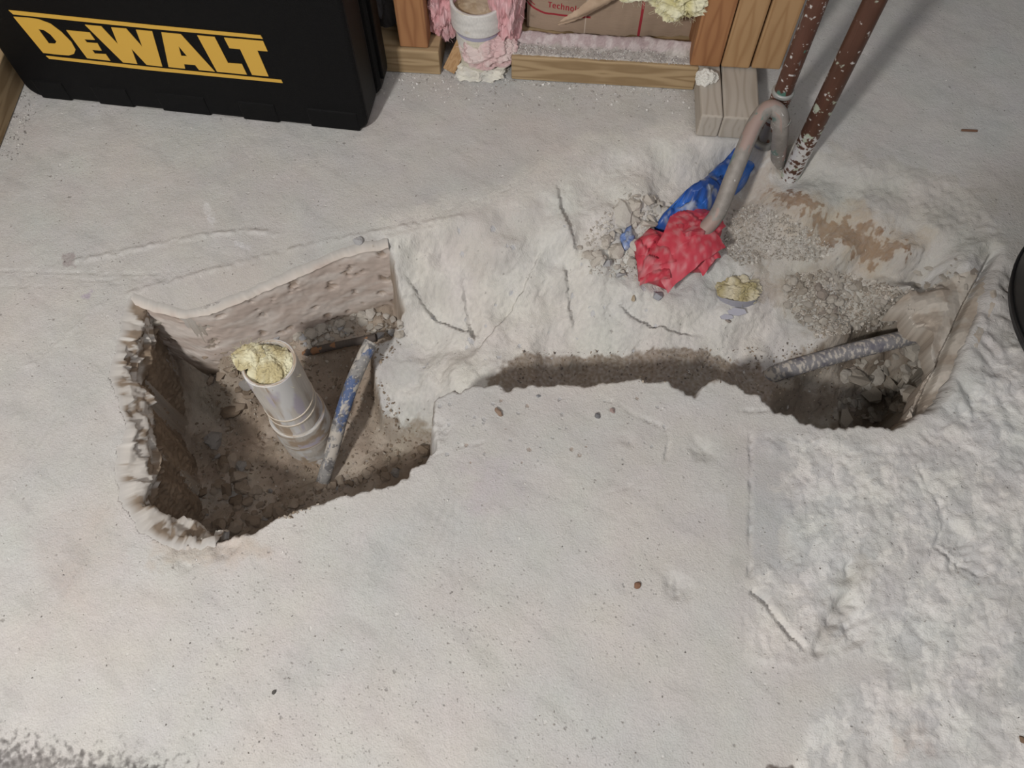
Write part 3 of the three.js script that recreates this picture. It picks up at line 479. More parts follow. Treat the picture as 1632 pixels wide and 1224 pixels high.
// ---------------------------------------------------------------- pipes
function tube(points, r, seg = 60, rad = 20) { return new THREE.TubeGeometry(new THREE.CatmullRomCurve3(points, false, 'centripetal'), seg, r, rad, false); }
function blotch(base, spots, w = 256, h = 256, soft = 0.05, flip = false) {                    // spots: [colour, scaleU, scaleV, threshold, density(u)]
  return dataTexture(w, h, (u, v) => { let c = base.map((q) => q * (1 + 0.14 * (flip ? vn(u * 8, v * 40) : vn(u * 60, v * 8)) + 0.1 * vn(u * 150, v * 60))); spots.forEach(([col, su, sv, t, den], i) => { const n = fbm(u * su + i * 31, v * sv + i * 17, 4) + (den ? den(u) : 0); c = mix3(c, col, sst(t, t + soft, n)); }); return c; }, true);
}
const ringGeo = (r, t, h) => new THREE.LatheGeometry([[r, -h / 2], [r + t * 0.7, -h / 2], [r + t, -h / 2 + t * 0.5], [r + t, h / 2 - t * 0.5], [r + t * 0.7, h / 2], [r, h / 2]].map(([a, b]) => new THREE.Vector2(a, b)), 32);
const PAINT = [0.66, 0.665, 0.66];
{
  // right copper riser
  const b = PV(1257, 286, -0.032), b0 = b.clone().setY(-0.07), top = new THREE.Vector3(b.x + 0.07, 2.42, b.z - 0.03);
  const cop = new THREE.MeshStandardMaterial({ map: blotch([0.105, 0.05, 0.034], [[PAINT, 420, 9, 0.34, (u) => 0.5 * sst(0.058, 0.036, u)], [[0.48, 0.54, 0.45], 190, 4, 0.44, (u) => 0.2 * sst(0.085, 0.06, u)]], 2048, 128), roughness: 0.45, metalness: 0.35 });
  const r1 = thing('copper_riser', 'brown copper riser with white paint at its foot, the right one', 'pipe');
  part(r1, 'pipe', tube([b0, b, b.clone().lerp(top, 0.5), top], 0.0117, 160, 24), cop);
  // left copper riser with coupling
  const c = PV(1206, 255, -0.035), ct = new THREE.Vector3(c.x + 0.002, 2.42, c.z - 0.02);
  const cop2 = new THREE.MeshStandardMaterial({ map: blotch([0.12, 0.055, 0.038], [[PAINT, 520, 9, 0.36, (u) => 0.06 * sst(0.2, 0.08, u)], [[0.10, 0.22, 0.18], 60, 3, 0.30, (u) => 0.1 * sst(0.09, 0.05, u)], [[0.22, 0.215, 0.21], 60, 3, 0.3, (u) => 0.6 * sst(0.05, 0.035, u) - 0.05]], 2048, 128), roughness: 0.5, metalness: 0.3 });
  const r2 = thing('copper_riser', 'speckled copper riser with a soldered coupling, in front of the pale studs', 'pipe');
  part(r2, 'pipe', tube([c.clone().setY(-0.07), c, c.clone().lerp(ct, 0.5), ct], 0.0108, 160, 24), cop2);
  const cg = new THREE.CylinderGeometry(0.0125, 0.0125, 0.034, 28, 1, true), fit = part(r2, 'coupling', cg, new THREE.MeshStandardMaterial({ map: blotch([0.15, 0.062, 0.04], [[[0.14, 0.30, 0.25], 9, 3, 0.12], [PAINT, 16, 16, 0.26]]), roughness: 0.5, metalness: 0.3 }));
  fit.position.set(c.x + 0.0005, 0.062, c.z - 0.001);
  const solder = mat(lin(0.36, 0.37, 0.36), 0.5, { metalness: 0.3 });
  for (const y of [0.043, 0.081]) { const q = part(r2, 'solder_ring', ringGeo(0.0105, 0.003, 0.006), solder); q.position.set(c.x + 0.0005, y, c.z - 0.001); }
  const foot = part(r2, 'foot_collar', ringGeo(0.0105, 0.006, 0.01), mat(lin(0.3, 0.3, 0.29), 0.45, { metalness: 0.5 })); foot.position.set(c.x, ground(c.x, c.z) + 0.002, c.z);
  // grey bent pipe that ends in the red tape
  const g = thing('bent_pipe', 'dull grey bent copper pipe hooking down into the red tape', 'pipe');
  const pts = [PV(1092, 395, -0.035), PV(1140, 346, -0.008), PV(1166, 286, 0.03), PV(1188, 232, 0.056), PV(1208, 190, 0.073), PV(1226, 172, 0.08), PV(1242, 180, 0.076), PV(1244, 206, 0.055), PV(1241, 242, 0.005), PV(1239, 272, -0.04), PV(1238, 290, -0.075)];
  const grey = new THREE.MeshStandardMaterial({ map: blotch([0.275, 0.255, 0.235], [[[0.33, 0.25, 0.22], 6, 3, 0.22], [[0.17, 0.235, 0.21], 11, 3, 0.3], [PAINT, 60, 10, 0.42, (u) => 0.24 * sst(0.68, 0.75, u) * sst(0.97, 0.85, u) - 0.1]], 512, 128), roughness: 0.62, metalness: 0.15 });
  part(g, 'pipe', tube(pts, 0.0098, 120, 24), grey);
  const el = part(g, 'elbow_collar', ringGeo(0.0095, 0.0016, 0.012), grey); el.position.copy(PV(1244, 196, 0.062)); el.rotation.set(0.15, 0, 0.1);
}
{
  // white drain pipe in the left pit
  const top = PV(428, 578, 0.012), R = 0.0305, H = 0.25, p = thing('drain_pipe', 'white plastic drain pipe stuffed with yellow fibre standing in the left pit', 'pipe');
  p.position.set(top.x, top.y - H, top.z); p.rotation.set(0.0, 0, 0.0);
  const white = new THREE.MeshStandardMaterial({ map: blotch([0.56, 0.53, 0.49], [[[0.40, 0.315, 0.24], 5, 13, -0.05], [[0.48, 0.45, 0.52], 6, 16, 0.2], [[0.66, 0.66, 0.66], 6, 18, 0.12]], 256, 256, 0.16, true), roughness: 0.6 });
  const pf = [[R - 0.0042, H - 0.05], [R - 0.0042, H - 0.0008], [R - 0.0034, H], [R - 0.0008, H], [R, H - 0.0008], [R, H * 0.50], [R + 0.0038, H * 0.497], [R + 0.0044, H * 0.485], [R + 0.0044, H * 0.36], [R + 0.0052, H * 0.35], [R + 0.0052, H * 0.33], [R + 0.0044, H * 0.32], [R + 0.0042, H * 0.17], [R + 0.001, H * 0.165], [R, H * 0.15], [R, 0]];
  const g = new THREE.LatheGeometry(pf.reverse().map(([a, b]) => new THREE.Vector2(a, b)), 56); part(p, 'pipe', g, white);
  for (const q of [0.60, 0.66]) { const t = part(p, 'tape_edge', ringGeo(R - 0.0005, 0.0016, 0.004), mat(lin(0.55, 0.49, 0.41), 0.7)); t.position.y = H * q; t.rotation.set(0.12, 0, 0.1); }
  const el = new THREE.SphereGeometry(0.0335, 28, 20); el.scale(1, 0.8, 1); const eb = part(p, 'elbow', el, white); eb.position.set(0.006, 0.03, -0.004);
}
function puff(parent, name, c, r, seedN, colour, amp = 0.25, detail = 12, turn = 0, fuzz = 0) {  // lump of glass fibre
  const g = new THREE.IcosahedronGeometry(1, detail), p = g.attributes.position;
  for (let i = 0; i < p.count; i++) {
    const x = p.getX(i), y = p.getY(i), z = p.getZ(i), k = 1 + amp * (fbm(x * 2.1 + seedN, y * 2.1 + z * 1.7, 4) * 1.6 - 0.5 * Math.pow(Math.abs(fbm(x * 3.3 + z * 2 + seedN * 2, y * 3.3 - z, 3)), 0.5) + 0.3) + 0.05 * vn(x * 19 + seedN, y * 19 + z * 23);
    p.setXYZ(i, x * r[0] * k, y * r[1] * k, z * r[2] * k);
  }
  g.computeVertexNormals();
  paint(g, (x, y, z) => { const n = fbm(x * 60 + seedN, (y + z) * 60, 3), m = vn(x * 500, (y - z) * 300); return mix3(colour[0], colour[1], sst(-0.2, 0.3, n)).map((q) => q * (1 + 0.12 * m)); });
  g.rotateY(turn); g.translate(...c);
  const m = part(parent, name, g, vmat(1, {}));
  if (fuzz) {
    const list = []; seed(seedN * 97 + 5);
    for (let i = 0; i < fuzz; i++) {
      const k = Math.floor(rnd() * p.count), o = new THREE.Vector3().fromBufferAttribute(g.attributes.position, k), d = o.clone().sub(new THREE.Vector3(...c)).normalize().add(new THREE.Vector3(rr(-1, 1), rr(-0.7, 0.7), rr(-1, 1))).normalize(), l = rr(0.004, 0.012);
      const mid = o.clone().addScaledVector(d, l * 0.5).add(new THREE.Vector3(rr(-1, 1), rr(-1, 1), rr(-1, 1)).multiplyScalar(l * 0.25));
      list.push(new THREE.TubeGeometry(new THREE.QuadraticBezierCurve3(o.clone().addScaledVector(d, -0.002), mid, o.clone().addScaledVector(d, l)), 3, 0.00022, 3, false));
    }
    const f = part(m, 'loose_fibre', mergeGeometries(list), mat(lin(...mix3(colour[0], [0.7, 0.7, 0.68], 0.3)), 0.9)); f.userData.kind = 'stuff';
  }
  return m;
}
const YEL = [[0.46, 0.40, 0.23], [0.68, 0.655, 0.475]], PINK = [[0.62, 0.33, 0.35], [0.66, 0.44, 0.46]];
{
  const t = PV(428, 578, 0.012), w = thing('fibre_plug', 'yellow fibreglass wad stuffed into the white drain pipe', 'insulation');
  puff(w, 'fibre', [t.x, t.y - 0.011, t.z], [0.0258, 0.015, 0.0258], 3, YEL, 0.22, 18, 0, 90);
  puff(w, 'fibre_tuft', [t.x - 0.022, t.y + 0.001, t.z - 0.008], [0.017, 0.006, 0.014], 8, YEL, 0.3, 12, 0.4, 110);
  // blue and grey pipe leaning in the pit
  const b = thing('slim_pipe', 'slim blue and white flecked pipe leaning across the left pit', 'pipe');
  const bt = new THREE.MeshStandardMaterial({ map: blotch([0.25, 0.245, 0.24], [[[0.075, 0.115, 0.235], 9, 3, -0.05, (u) => 0.5 * sst(0.1, 0.2, u) * sst(0.52, 0.42, u) - 0.3], [[0.44, 0.41, 0.37], 14, 5, 0.05, (u) => 0.2 * (sst(0.12, 0.0, u) + sst(0.48, 0.54, u) * sst(0.78, 0.68, u))], [[0.13, 0.125, 0.13], 22, 5, 0.12], [[0.46, 0.43, 0.385], 70, 14, 0.22]], 512, 128, 0.22), roughness: 0.7 });
  part(b, 'pipe', tube([PV(592, 545, -0.075), PV(580, 568, -0.082), PV(560, 615, -0.098), PV(545, 660, -0.122), PV(533, 705, -0.15), PV(517, 760, -0.192), PV(510, 785, -0.225)], 0.0088, 70, 20), bt);
  // rusty pipe at the back of the pit
  const ru = thing('rusty_pipe', 'thin rusty pipe crossing behind the white drain pipe', 'pipe');
  part(ru, 'pipe', tube([PV(470, 566, -0.135), PV(500, 559, -0.128), PV(540, 550, -0.118), PV(600, 538, -0.108)], 0.0052, 40, 14), new THREE.MeshStandardMaterial({ map: blotch([0.075, 0.062, 0.054], [[[0.22, 0.115, 0.06], 9, 3, 0.06, (u) => 0.4 * sst(0.36, 0.2, u) - 0.25]], 256, 64), roughness: 0.9 }));
  // grey pipe across the right pit
  const gp = thing('grey_pipe', 'dusty grey pipe slanting across the right pit', 'pipe');
  part(gp, 'pipe', tube([PV(1205, 608, -0.14), PV(1240, 594, -0.118), PV(1330, 567, -0.1), PV(1430, 542, -0.082), PV(1500, 524, -0.068)], 0.0107, 70, 20), new THREE.MeshStandardMaterial({ map: blotch([0.20, 0.195, 0.205], [[[0.43, 0.40, 0.36], 60, 9, 0.02, (u) => 0.25 * sst(0.7, 0.95, u) + 0.25 * sst(0.2, 0.05, u)], [[0.12, 0.115, 0.14], 14, 3, 0.16]], 512, 128, 0.2), roughness: 0.7 }));
  // fibre filled pipe end in the dust
  const q = PV(1178, 458, -0.062), e = thing('buried_pipe_end', 'buried grey pipe end packed with dirty yellow fibre below the red tape', 'pipe');
  e.position.set(q.x, 0, q.z); e.rotation.y = -0.12;
  const y0 = ground(q.x, q.z), ring = new THREE.LatheGeometry([[0.021, -0.05], [0.0245, -0.05], [0.0245, 0.006], [0.021, 0.006]].map(([a, c]) => new THREE.Vector2(a, c)), 40); ring.scale(1.12, 1, 0.72); ring.rotateX(-0.38); ring.translate(0, y0 - 0.006, 0.004);
  part(e, 'pipe', ring, mat(lin(0.27, 0.27, 0.31), 0.6));
  puff(e, 'fibre', [0, y0 + 0.001, -0.002], [0.026, 0.013, 0.0165], 21, [[0.36, 0.31, 0.17], [0.56, 0.51, 0.38]], 0.5, 12, 0, 80);
  for (const [dx, dz, s] of [[0.0, 0.029, 1], [-0.012, 0.036, 0.7]]) { const s1 = new ConvexGeometry([[-0.012, 0], [-0.004, -0.005], [0.009, -0.004], [0.012, 0.001], [0.002, 0.005], [-0.009, 0.004]].flatMap(([x, z]) => [new THREE.Vector3(x * s, 0.0012, z * s), new THREE.Vector3(x * s, -0.0012, z * s)])); s1.rotateZ(0.1); s1.rotateX(0.4); s1.translate(dx, ground(q.x + dx, q.z + dz) + 0.0015, dz); part(e, 'broken_shard', s1, mat(lin(0.36, 0.36, 0.42), 0.7)); }
}

// ---------------------------------------------------------------- tape and plastic film
function crumple(outline, y, high, seedN, cell, colour, rings = 22, segs = 110, dome = 0.55) {
  const poly = flat(outline, y); let cx = 0, cz = 0; for (const [a, b] of poly) { cx += a / poly.length; cz += b / poly.length; }
  const reach = (ang) => { const dx = Math.cos(ang), dz = Math.sin(ang); let best = 0.01; for (let i = 0, j = poly.length - 1; i < poly.length; j = i++) { const ax = poly[i][0] - cx, az = poly[i][1] - cz, bx = poly[j][0] - cx, bz = poly[j][1] - cz, ex = bx - ax, ez = bz - az, den = dx * ez - dz * ex; if (Math.abs(den) < 1e-9) continue; const t = (ax * ez - az * ex) / den, s = (ax * dz - az * dx) / den; if (t > 0 && s >= 0 && s <= 1) best = Math.max(best, t); } return best; };
  const pos = [], idx = [], col = [], n = segs;
  const fold = (x, z) => { const i = Math.floor(x / cell), j = Math.floor(z / cell); let d1 = 9, h = 0; for (let a = -1; a < 2; a++) for (let b = -1; b < 2; b++) { const sx = (i + a + hash(i + a + seedN, j + b)) * cell, sz = (j + b + hash(i + a, j + b + seedN)) * cell, d = Math.hypot(sx - x, sz - z) / cell; if (d < d1) { d1 = d; h = hash(i + a + 3 * seedN, j + b + 5) - 0.5 + ((x - sx) * (hash(i + a, j + b - seedN) - 0.5) + (z - sz) * (hash(i + a - seedN, j + b + 2) - 0.5)) / cell * 1.5; } } return h; };
  for (let r = 0; r <= rings + 3; r++) for (let s = 0; s < n; s++) {
    const ang = s / n * Math.PI * 2, R = reach(ang), t = Math.min(1, r / rings), under = r > rings ? (r - rings) / 3 : 0, x = cx + Math.cos(ang) * R * t * (1 - under * 0.35), z = cz + Math.sin(ang) * R * t * (1 - under * 0.35);
    const g0 = Math.max(ground(x, z), y - 0.02), up = high * (Math.pow(1 - Math.pow(t, 2.6), dome) + 0.06) * (1 + 0.55 * fold(x, z)) + 0.0022 * fold(x * 2.3 + 5, z * 2.3) + 0.002;
    pos.push(x, under ? g0 + 0.002 - under * 0.006 : mix(g0, y, 0.5) + Math.max(0.0015, up), z);
    col.push(...colour(x, z, fold(x, z)));
  }
  for (let r = 0; r < rings + 3; r++) for (let s = 0; s < n; s++) { const a = r * n + s, b = r * n + (s + 1) % n, c = a + n, d = b + n; idx.push(a, b, c, b, d, c); }
  const g = new THREE.BufferGeometry(); g.setAttribute('position', new THREE.Float32BufferAttribute(pos, 3)); g.setAttribute('color', new THREE.Float32BufferAttribute(col, 3)); g.setIndex(idx); g.computeVertexNormals(); return g;
}
function ribbon(a, b, width, bow, lean, colour, n = 24) {           // strip of tape with real thickness between two points
  const A = new THREE.Vector3(...a), B = new THREE.Vector3(...b), side = new THREE.Vector3().subVectors(B, A).cross(new THREE.Vector3(0, 1, 0)).normalize();
  const pos = [], idx = [], m = 8;
  for (let k = 0; k < 2; k++) for (let i = 0; i <= n; i++) for (let j = 0; j <= m; j++) {
    const t = i / n, q = j / m - 0.5, c = A.clone().lerp(B, t).addScaledVector(side, q * width * (1 + 0.15 * vn(t * 5 + width * 999, q)));
    c.y += bow * 4 * t * (1 - t) + lean * q + 0.0022 * vn(t * 7 + bow * 777, q * 5) - Math.abs(q) * width * 0.22 - k * 0.0006; pos.push(c.x, c.y, c.z);
  }
  const w = m + 1, o = (n + 1) * w;
  for (let i = 0; i < n; i++) for (let j = 0; j < m; j++) { const p = i * w + j; idx.push(p, p + 1, p + w, p + 1, p + w + 1, p + w, o + p, o + p + w, o + p + 1, o + p + 1, o + p + w, o + p + w + 1); }
  const g = new THREE.BufferGeometry(); g.setAttribute('position', new THREE.Float32BufferAttribute(pos, 3)); g.setIndex(idx); g.computeVertexNormals();
  return paint(g, (x, y, z) => colour(x, z));
}
{
  const red = (x, z, f = 0) => { const n = fbm(x * 110, z * 110, 5), dust = sst(0.0, 0.3, n + 0.25 * f + 0.9 * (0.2 - x)); return mix3(mix3([0.56, 0.055, 0.085], [0.46, 0.04, 0.065], sst(-0.2, 0.2, f)), [0.55, 0.27, 0.285], clamp(dust * 0.55)).map((q) => q * (1 + 0.06 * vn(x * 600, z * 600))); };
  const tape = thing('tape_wad', 'crumpled wad of red tape wrapped round the end of the bent pipe', 'tape');
  const rm = vmat(0.5, { side: THREE.DoubleSide });
  part(tape, 'crumpled_tape', crumple([[1004, 400], [1030, 372], [1052, 378], [1068, 350], [1088, 321], [1126, 340], [1152, 366], [1143, 392], [1148, 404], [1130, 426], [1104, 428], [1066, 456], [1046, 450], [1018, 448], [1014, 420]], -0.045, 0.026, 5, 0.034, red), rm);
  const Y = (u, v, y) => P(u, v, y);
  for (const [a, b, w, bow, lean] of [[Y(1104, 330, -0.024), Y(1064, 404, -0.02), 0.036, 0.009, -0.008], [Y(1014, 412, -0.034), Y(1074, 396, -0.018), 0.038, 0.005, 0.006], [Y(1146, 376, -0.02), Y(1052, 446, -0.034), 0.032, 0.012, 0.008], [Y(1140, 394, -0.03), Y(1112, 426, -0.042), 0.022, 0.008, 0.01], [Y(1020, 444, -0.042), Y(1068, 434, -0.024), 0.022, 0.006, 0.004], [Y(1118, 344, -0.018), Y(1148, 368, -0.024), 0.03, 0.006, 0.004]]) part(tape, 'tape_strip', ribbon(a, b, w, bow, lean, (x, z) => red(x, z, 0.15 * vn(x * 90, z * 90))), rm);
  const blue = (x, z, f = 0) => { const n = fbm(x * 60, z * 60, 4); return mix3(mix3([0.03, 0.14, 0.50], [0.015, 0.07, 0.30], sst(-0.3, 0.3, f)), [0.36, 0.39, 0.43], clamp(sst(0.1, 0.35, n + 0.2 * f) * 0.75)); };
  const bm = vmat(0.38, { side: THREE.DoubleSide });
  const film = thing('blue_film', 'creased blue plastic film tucked behind the red tape', 'plastic film');
  part(film, 'creased_film', crumple([[1040, 372], [1052, 350], [1080, 330], [1110, 308], [1140, 278], [1168, 258], [1200, 276], [1186, 300], [1150, 326], [1120, 350], [1080, 372]], -0.045, 0.026, 9, 0.03, blue), bm);
  const scrap = single('blue_scrap', crumple([[992, 400], [990, 385], [998, 362], [1008, 362], [1008, 380], [1003, 398]], -0.034, 0.006, 13, 0.012, (x, z, f) => mix3(blue(x, z, f), [0.4, 0.44, 0.5], 0.35), 8, 30), bm, 'small blue plastic scrap among the chips left of the red tape', 'plastic film');
}

// ---------------------------------------------------------------- inside the wall cavity
{
  // white pipe with an open hub
  const s = -0.046, base = wallPt(s, 0, 0.03), p = thing('wall_drain_pipe', 'white plastic pipe with open hub standing between pink insulation', 'pipe');
  p.position.copy(base);
  const white = new THREE.MeshStandardMaterial({ map: blotch([0.64, 0.63, 0.61], [[[0.56, 0.52, 0.44], 6, 5, 0.26]], 256, 256, 0.1, true), roughness: 0.5 });
  const prof = (l) => new THREE.LatheGeometry(l.map(([a, b]) => new THREE.Vector2(a, b)), 48);
  part(p, 'pipe', prof([[0.0302, -0.02], [0.0302, 0.068]]), new THREE.MeshStandardMaterial({ map: blotch([0.58, 0.55, 0.46], [[[0.66, 0.65, 0.62], 4, 4, 0.12]], 256, 256, 0.1, true), roughness: 0.6 }));
  part(p, 'hub', prof([[0.0302, 0.066], [0.0345, 0.0665], [0.0352, 0.068], [0.0352, 0.098], [0.0345, 0.1], [0.0315, 0.1], [0.0308, 0.098], [0.0308, 0.075]]), white);
  part(p, 'primer_band', prof([[0.0303, 0.058], [0.0307, 0.0585], [0.0307, 0.0655], [0.0303, 0.066]]), mat(lin(0.36, 0.35, 0.47), 0.6), 'pale purple primer band');
  puff(p, 'plug', [0, 0.088, 0], [0.030, 0.008, 0.030], 31, [[0.36, 0.27, 0.17], [0.5, 0.42, 0.31]], 0.2, 8);
  puff(p, 'foam_collar', [0.002, 0.004, 0.012], [0.034, 0.012, 0.026], 37, [[0.60, 0.59, 0.55], [0.70, 0.68, 0.60]], 0.45, 12);
  const at = (s2, y, d) => wallPt(s2, y, d).toArray();
  const batt = (label) => thing('insulation_batt', label, 'insulation');
  const b1 = batt('pink fibre insulation between the orange stud and the white pipe');
  puff(b1, 'fibre', at(-0.098, 0.088, 0.052), [0.0235, 0.062, 0.03], 41, PINK, 0.3, 16, 0, 140);
  puff(b1, 'fibre', at(-0.1, 0.19, 0.055), [0.03, 0.08, 0.034], 43, PINK, 0.3, 14);
  puff(b1, 'fibre', at(-0.098, 0.29, 0.06), [0.026, 0.06, 0.03], 44, PINK, 0.3, 14);
  const b2 = batt('pink fibre insulation wrapped round the right side of the white pipe');
  puff(b2, 'fibre', at(-0.012, 0.10, 0.045), [0.0225, 0.085, 0.036], 47, PINK, 0.28, 16, 0, 140);
  puff(b2, 'fibre', at(-0.031, 0.036, 0.016), [0.036, 0.022, 0.024], 49, [[0.60, 0.42, 0.42], [0.64, 0.54, 0.52]], 0.3, 14, 0, 80);
  puff(b2, 'fibre', at(-0.018, 0.25, 0.055), [0.022, 0.09, 0.032], 53, PINK, 0.28, 14);
  // brown paper facing with red print
  const cv = document.createElement('canvas'); cv.width = 1024; cv.height = 1024; const c = cv.getContext('2d');
  c.fillStyle = 'rgb(158,138,120)'; c.fillRect(0, 0, 1024, 1024);
  seed(5); for (let i = 0; i < 5200; i++) { const q = 128 + rnd() * 52 | 0; c.fillStyle = `rgba(${q},${q * 0.87 | 0},${q * 0.75 | 0},0.16)`; c.fillRect(rnd() * 1024, rnd() * 1024, 6 + rnd() * 70, 1 + rnd() * 4); }
  const W = 0.232, HH = 0.36, px = (s2) => (s2 - 0.016) / W * 1024, py = (y) => 1024 - (y - 0.0405) / HH * 1024;
  c.strokeStyle = 'rgb(150,42,52)'; c.lineWidth = 8;
  c.beginPath(); c.moveTo(px(0.016), py(0.078)); c.quadraticCurveTo(px(0.03), py(0.064), px(0.045), py(0.064)); c.lineTo(px(0.1), py(0.066)); c.stroke();
  c.lineWidth = 4; c.beginPath(); c.moveTo(px(0.016), py(0.083)); c.lineTo(px(0.026), py(0.075)); c.stroke();
  c.fillStyle = 'rgb(150,42,52)'; c.fillRect(px(0.164), 0, 15, py(0.03)); 
  c.font = 'bold 40px sans-serif'; c.save(); c.translate(px(0.043), py(0.0735)); c.rotate(0.03); c.scale(px(0.087) / c.measureText('Technolo').width - px(0.043) / c.measureText('Technolo').width, 0.85); c.fillText('Technolo', 0, 0); c.restore();
  c.fillStyle = 'rgba(205,190,178,0.8)'; c.fillRect(px(0.093), py(0.12), 6, 400);
  const tx = new THREE.CanvasTexture(cv); tx.colorSpace = THREE.SRGBColorSpace;
  const pg = new THREE.BoxGeometry(W, HH, 0.0012, 60, 60, 1), pp = pg.attributes.position;
  for (let i = 0; i < pp.count; i++) { const x = pp.getX(i), y = pp.getY(i); pp.setZ(i, pp.getZ(i) + 0.008 * Math.cos(x / W * Math.PI) + 0.004 * fbm(x * 14 + 3, y * 14, 3) + 0.0015 * Math.abs(vn(x * 60, y * 16))); pp.setY(i, y + (y < -HH / 2 + 0.01 ? 0.004 * vn(x * 60, 2) : 0)); }
  pg.computeVertexNormals();
  const paper = single('kraft_paper', pg, new THREE.MeshStandardMaterial({ map: tx, roughness: 0.85, side: THREE.DoubleSide }), 'brown paper insulation facing with red print between white pipe and studs', 'paper');
  inWall(paper, 0.016 + W / 2, 0.03 + HH / 2 + 0.0105, 0.058);
  // torn flap
  const strip = (pts, wid, m, label) => { const cu = new THREE.CatmullRomCurve3(pts), pos = [], idx = [], n = 40, k = 10; for (let f = 0; f < 2; f++) for (let i = 0; i <= n; i++) { const q = cu.getPoint(i / n), w = wid(i / n); for (let j = 0; j <= k; j++) { const t = j / k - 0.5; pos.push(q.x + 0.02 * t * w * 8 + 0.0015 * vn(i * 0.4, j), q.y + t * w + 0.0016 * vn(i * 0.7 + 5, j * 0.8), q.z + 0.012 * Math.sin(t * 5 + i * 0.08) * w * 12 + f * 0.0006); } } const w2 = k + 1, o = (n + 1) * w2; for (let i = 0; i < n; i++) for (let j = 0; j < k; j++) { const a = i * w2 + j; idx.push(a, a + 1, a + w2, a + 1, a + w2 + 1, a + w2, o + a, o + a + w2, o + a + 1, o + a + 1, o + a + w2, o + a + w2 + 1); } const g = new THREE.BufferGeometry(); g.setAttribute('position', new THREE.Float32BufferAttribute(pos, 3)); g.setIndex(idx); g.computeVertexNormals(); paint(g, (x, y, z) => mix3([0.50, 0.375, 0.275], [0.40, 0.29, 0.205], sst(-0.3, 0.3, fbm(x * 60, y * 60)))); return single('torn_paper_flap', g, m, label, 'paper'); };
  strip([wallPt(0.058, 0.071, 0.028), wallPt(0.085, 0.092, 0.022), wallPt(0.115, 0.115, 0.026), wallPt(0.15, 0.15, 0.03)], (t) => 0.004 + 0.036 * Math.pow(t, 0.7), vmat(0.85, { side: THREE.DoubleSide }), 'torn tan paper flap hanging in front of the red print');
  const y1 = thing('yellow_insulation', 'yellow fibreglass tuft hanging over the brown paper beside the studs', 'insulation');
  puff(y1, 'fibre', at(0.152, 0.142, 0.016), [0.04, 0.016, 0.018], 61, [[0.60, 0.58, 0.36], [0.69, 0.68, 0.52]], 0.4, 16, 0, 160);
  puff(y1, 'fibre', at(0.205, 0.128, 0.014), [0.03, 0.021, 0.02], 67, [[0.60, 0.56, 0.31], [0.69, 0.67, 0.50]], 0.5, 16, 0, 200);
  puff(y1, 'fibre', at(0.172, 0.172, 0.016), [0.075, 0.03, 0.018], 71, [[0.60, 0.56, 0.33], [0.68, 0.66, 0.5]], 0.45, 16);
  // dust on the sill and the insulation edge below the paper
  const ng = 180, md = 44, gp = new THREE.PlaneGeometry(1, 1, ng, md), gq = gp.attributes.position;
  for (let k = 0; k < gq.count; k++) {
    const s2 = 0.001 + (gq.getX(k) + 0.5) * 0.246, d2 = 0.0025 + (0.5 - gq.getY(k)) * -0.043 + 0.043, mid = 0.036 + 0.004 * vn(s2 * 26, 1) - 0.007 * sst(0.19, 0.23, s2);
    const ridge = (0.009 + 0.004 * vn(s2 * 34, 4) + 0.005 * sst(0.18, 0.22, s2)) * Math.exp(-Math.pow((d2 - mid) / 0.0075, 2)), w = wallPt(s2, 0.0386 + 0.0012 + ridge + 0.0014 * fbm(s2 * 160, d2 * 160, 3) + 0.0022 * Math.abs(fbm(s2 * 70, d2 * 70, 3)) * sst(0.02, 0.035, d2) - 0.003 * sst(0.006, 0.0026, d2), d2);
    gq.setXYZ(k, w.x, w.y, w.z);
  }
  gp.computeVertexNormals();
  { const uvA = gp.attributes.uv; paint(gp, (x, y, z, k) => { const d2 = uvA.getY(k), n = fbm(x * 90, z * 90, 3), m = vn(x * 700, z * 700); return mix3(mix3([0.40, 0.37, 0.345], [0.52, 0.49, 0.465], sst(-0.2, 0.25, n)), mix3([0.40, 0.32, 0.325], [0.52, 0.455, 0.455], sst(-0.2, 0.2, n)), sst(0.4, 0.55, d2 + 0.15 * n)).map((q) => q * (1 + 0.2 * m)); }); }
  single('dust_crust', gp, vmat(1, { side: THREE.DoubleSide }), 'grey dust and mauve fibre lying on the sill below the brown paper', 'dust');
  // leaning shim
  const sh = new RoundedBoxGeometry(0.017, 0.05, 0.004, 2, 0.001); sh.rotateZ(-0.5); sh.rotateX(-0.35); const sm = single('wood_shim', sh, woodPale, 'small brown wedge leaning at the foot of the white wall pipe', 'wedge'); sm.position.copy(wallPt(-0.0745, 0.0262, 0.012));
  const dk = thing('dark_cloth', 'dark crumpled sheet in the shadow behind the black case', 'cloth'); puff(dk, 'fold', at(-0.19, 0.09, 0.06), [0.034, 0.09, 0.03], 91, [[0.08, 0.076, 0.08], [0.13, 0.122, 0.124]], 0.35, 12);
}
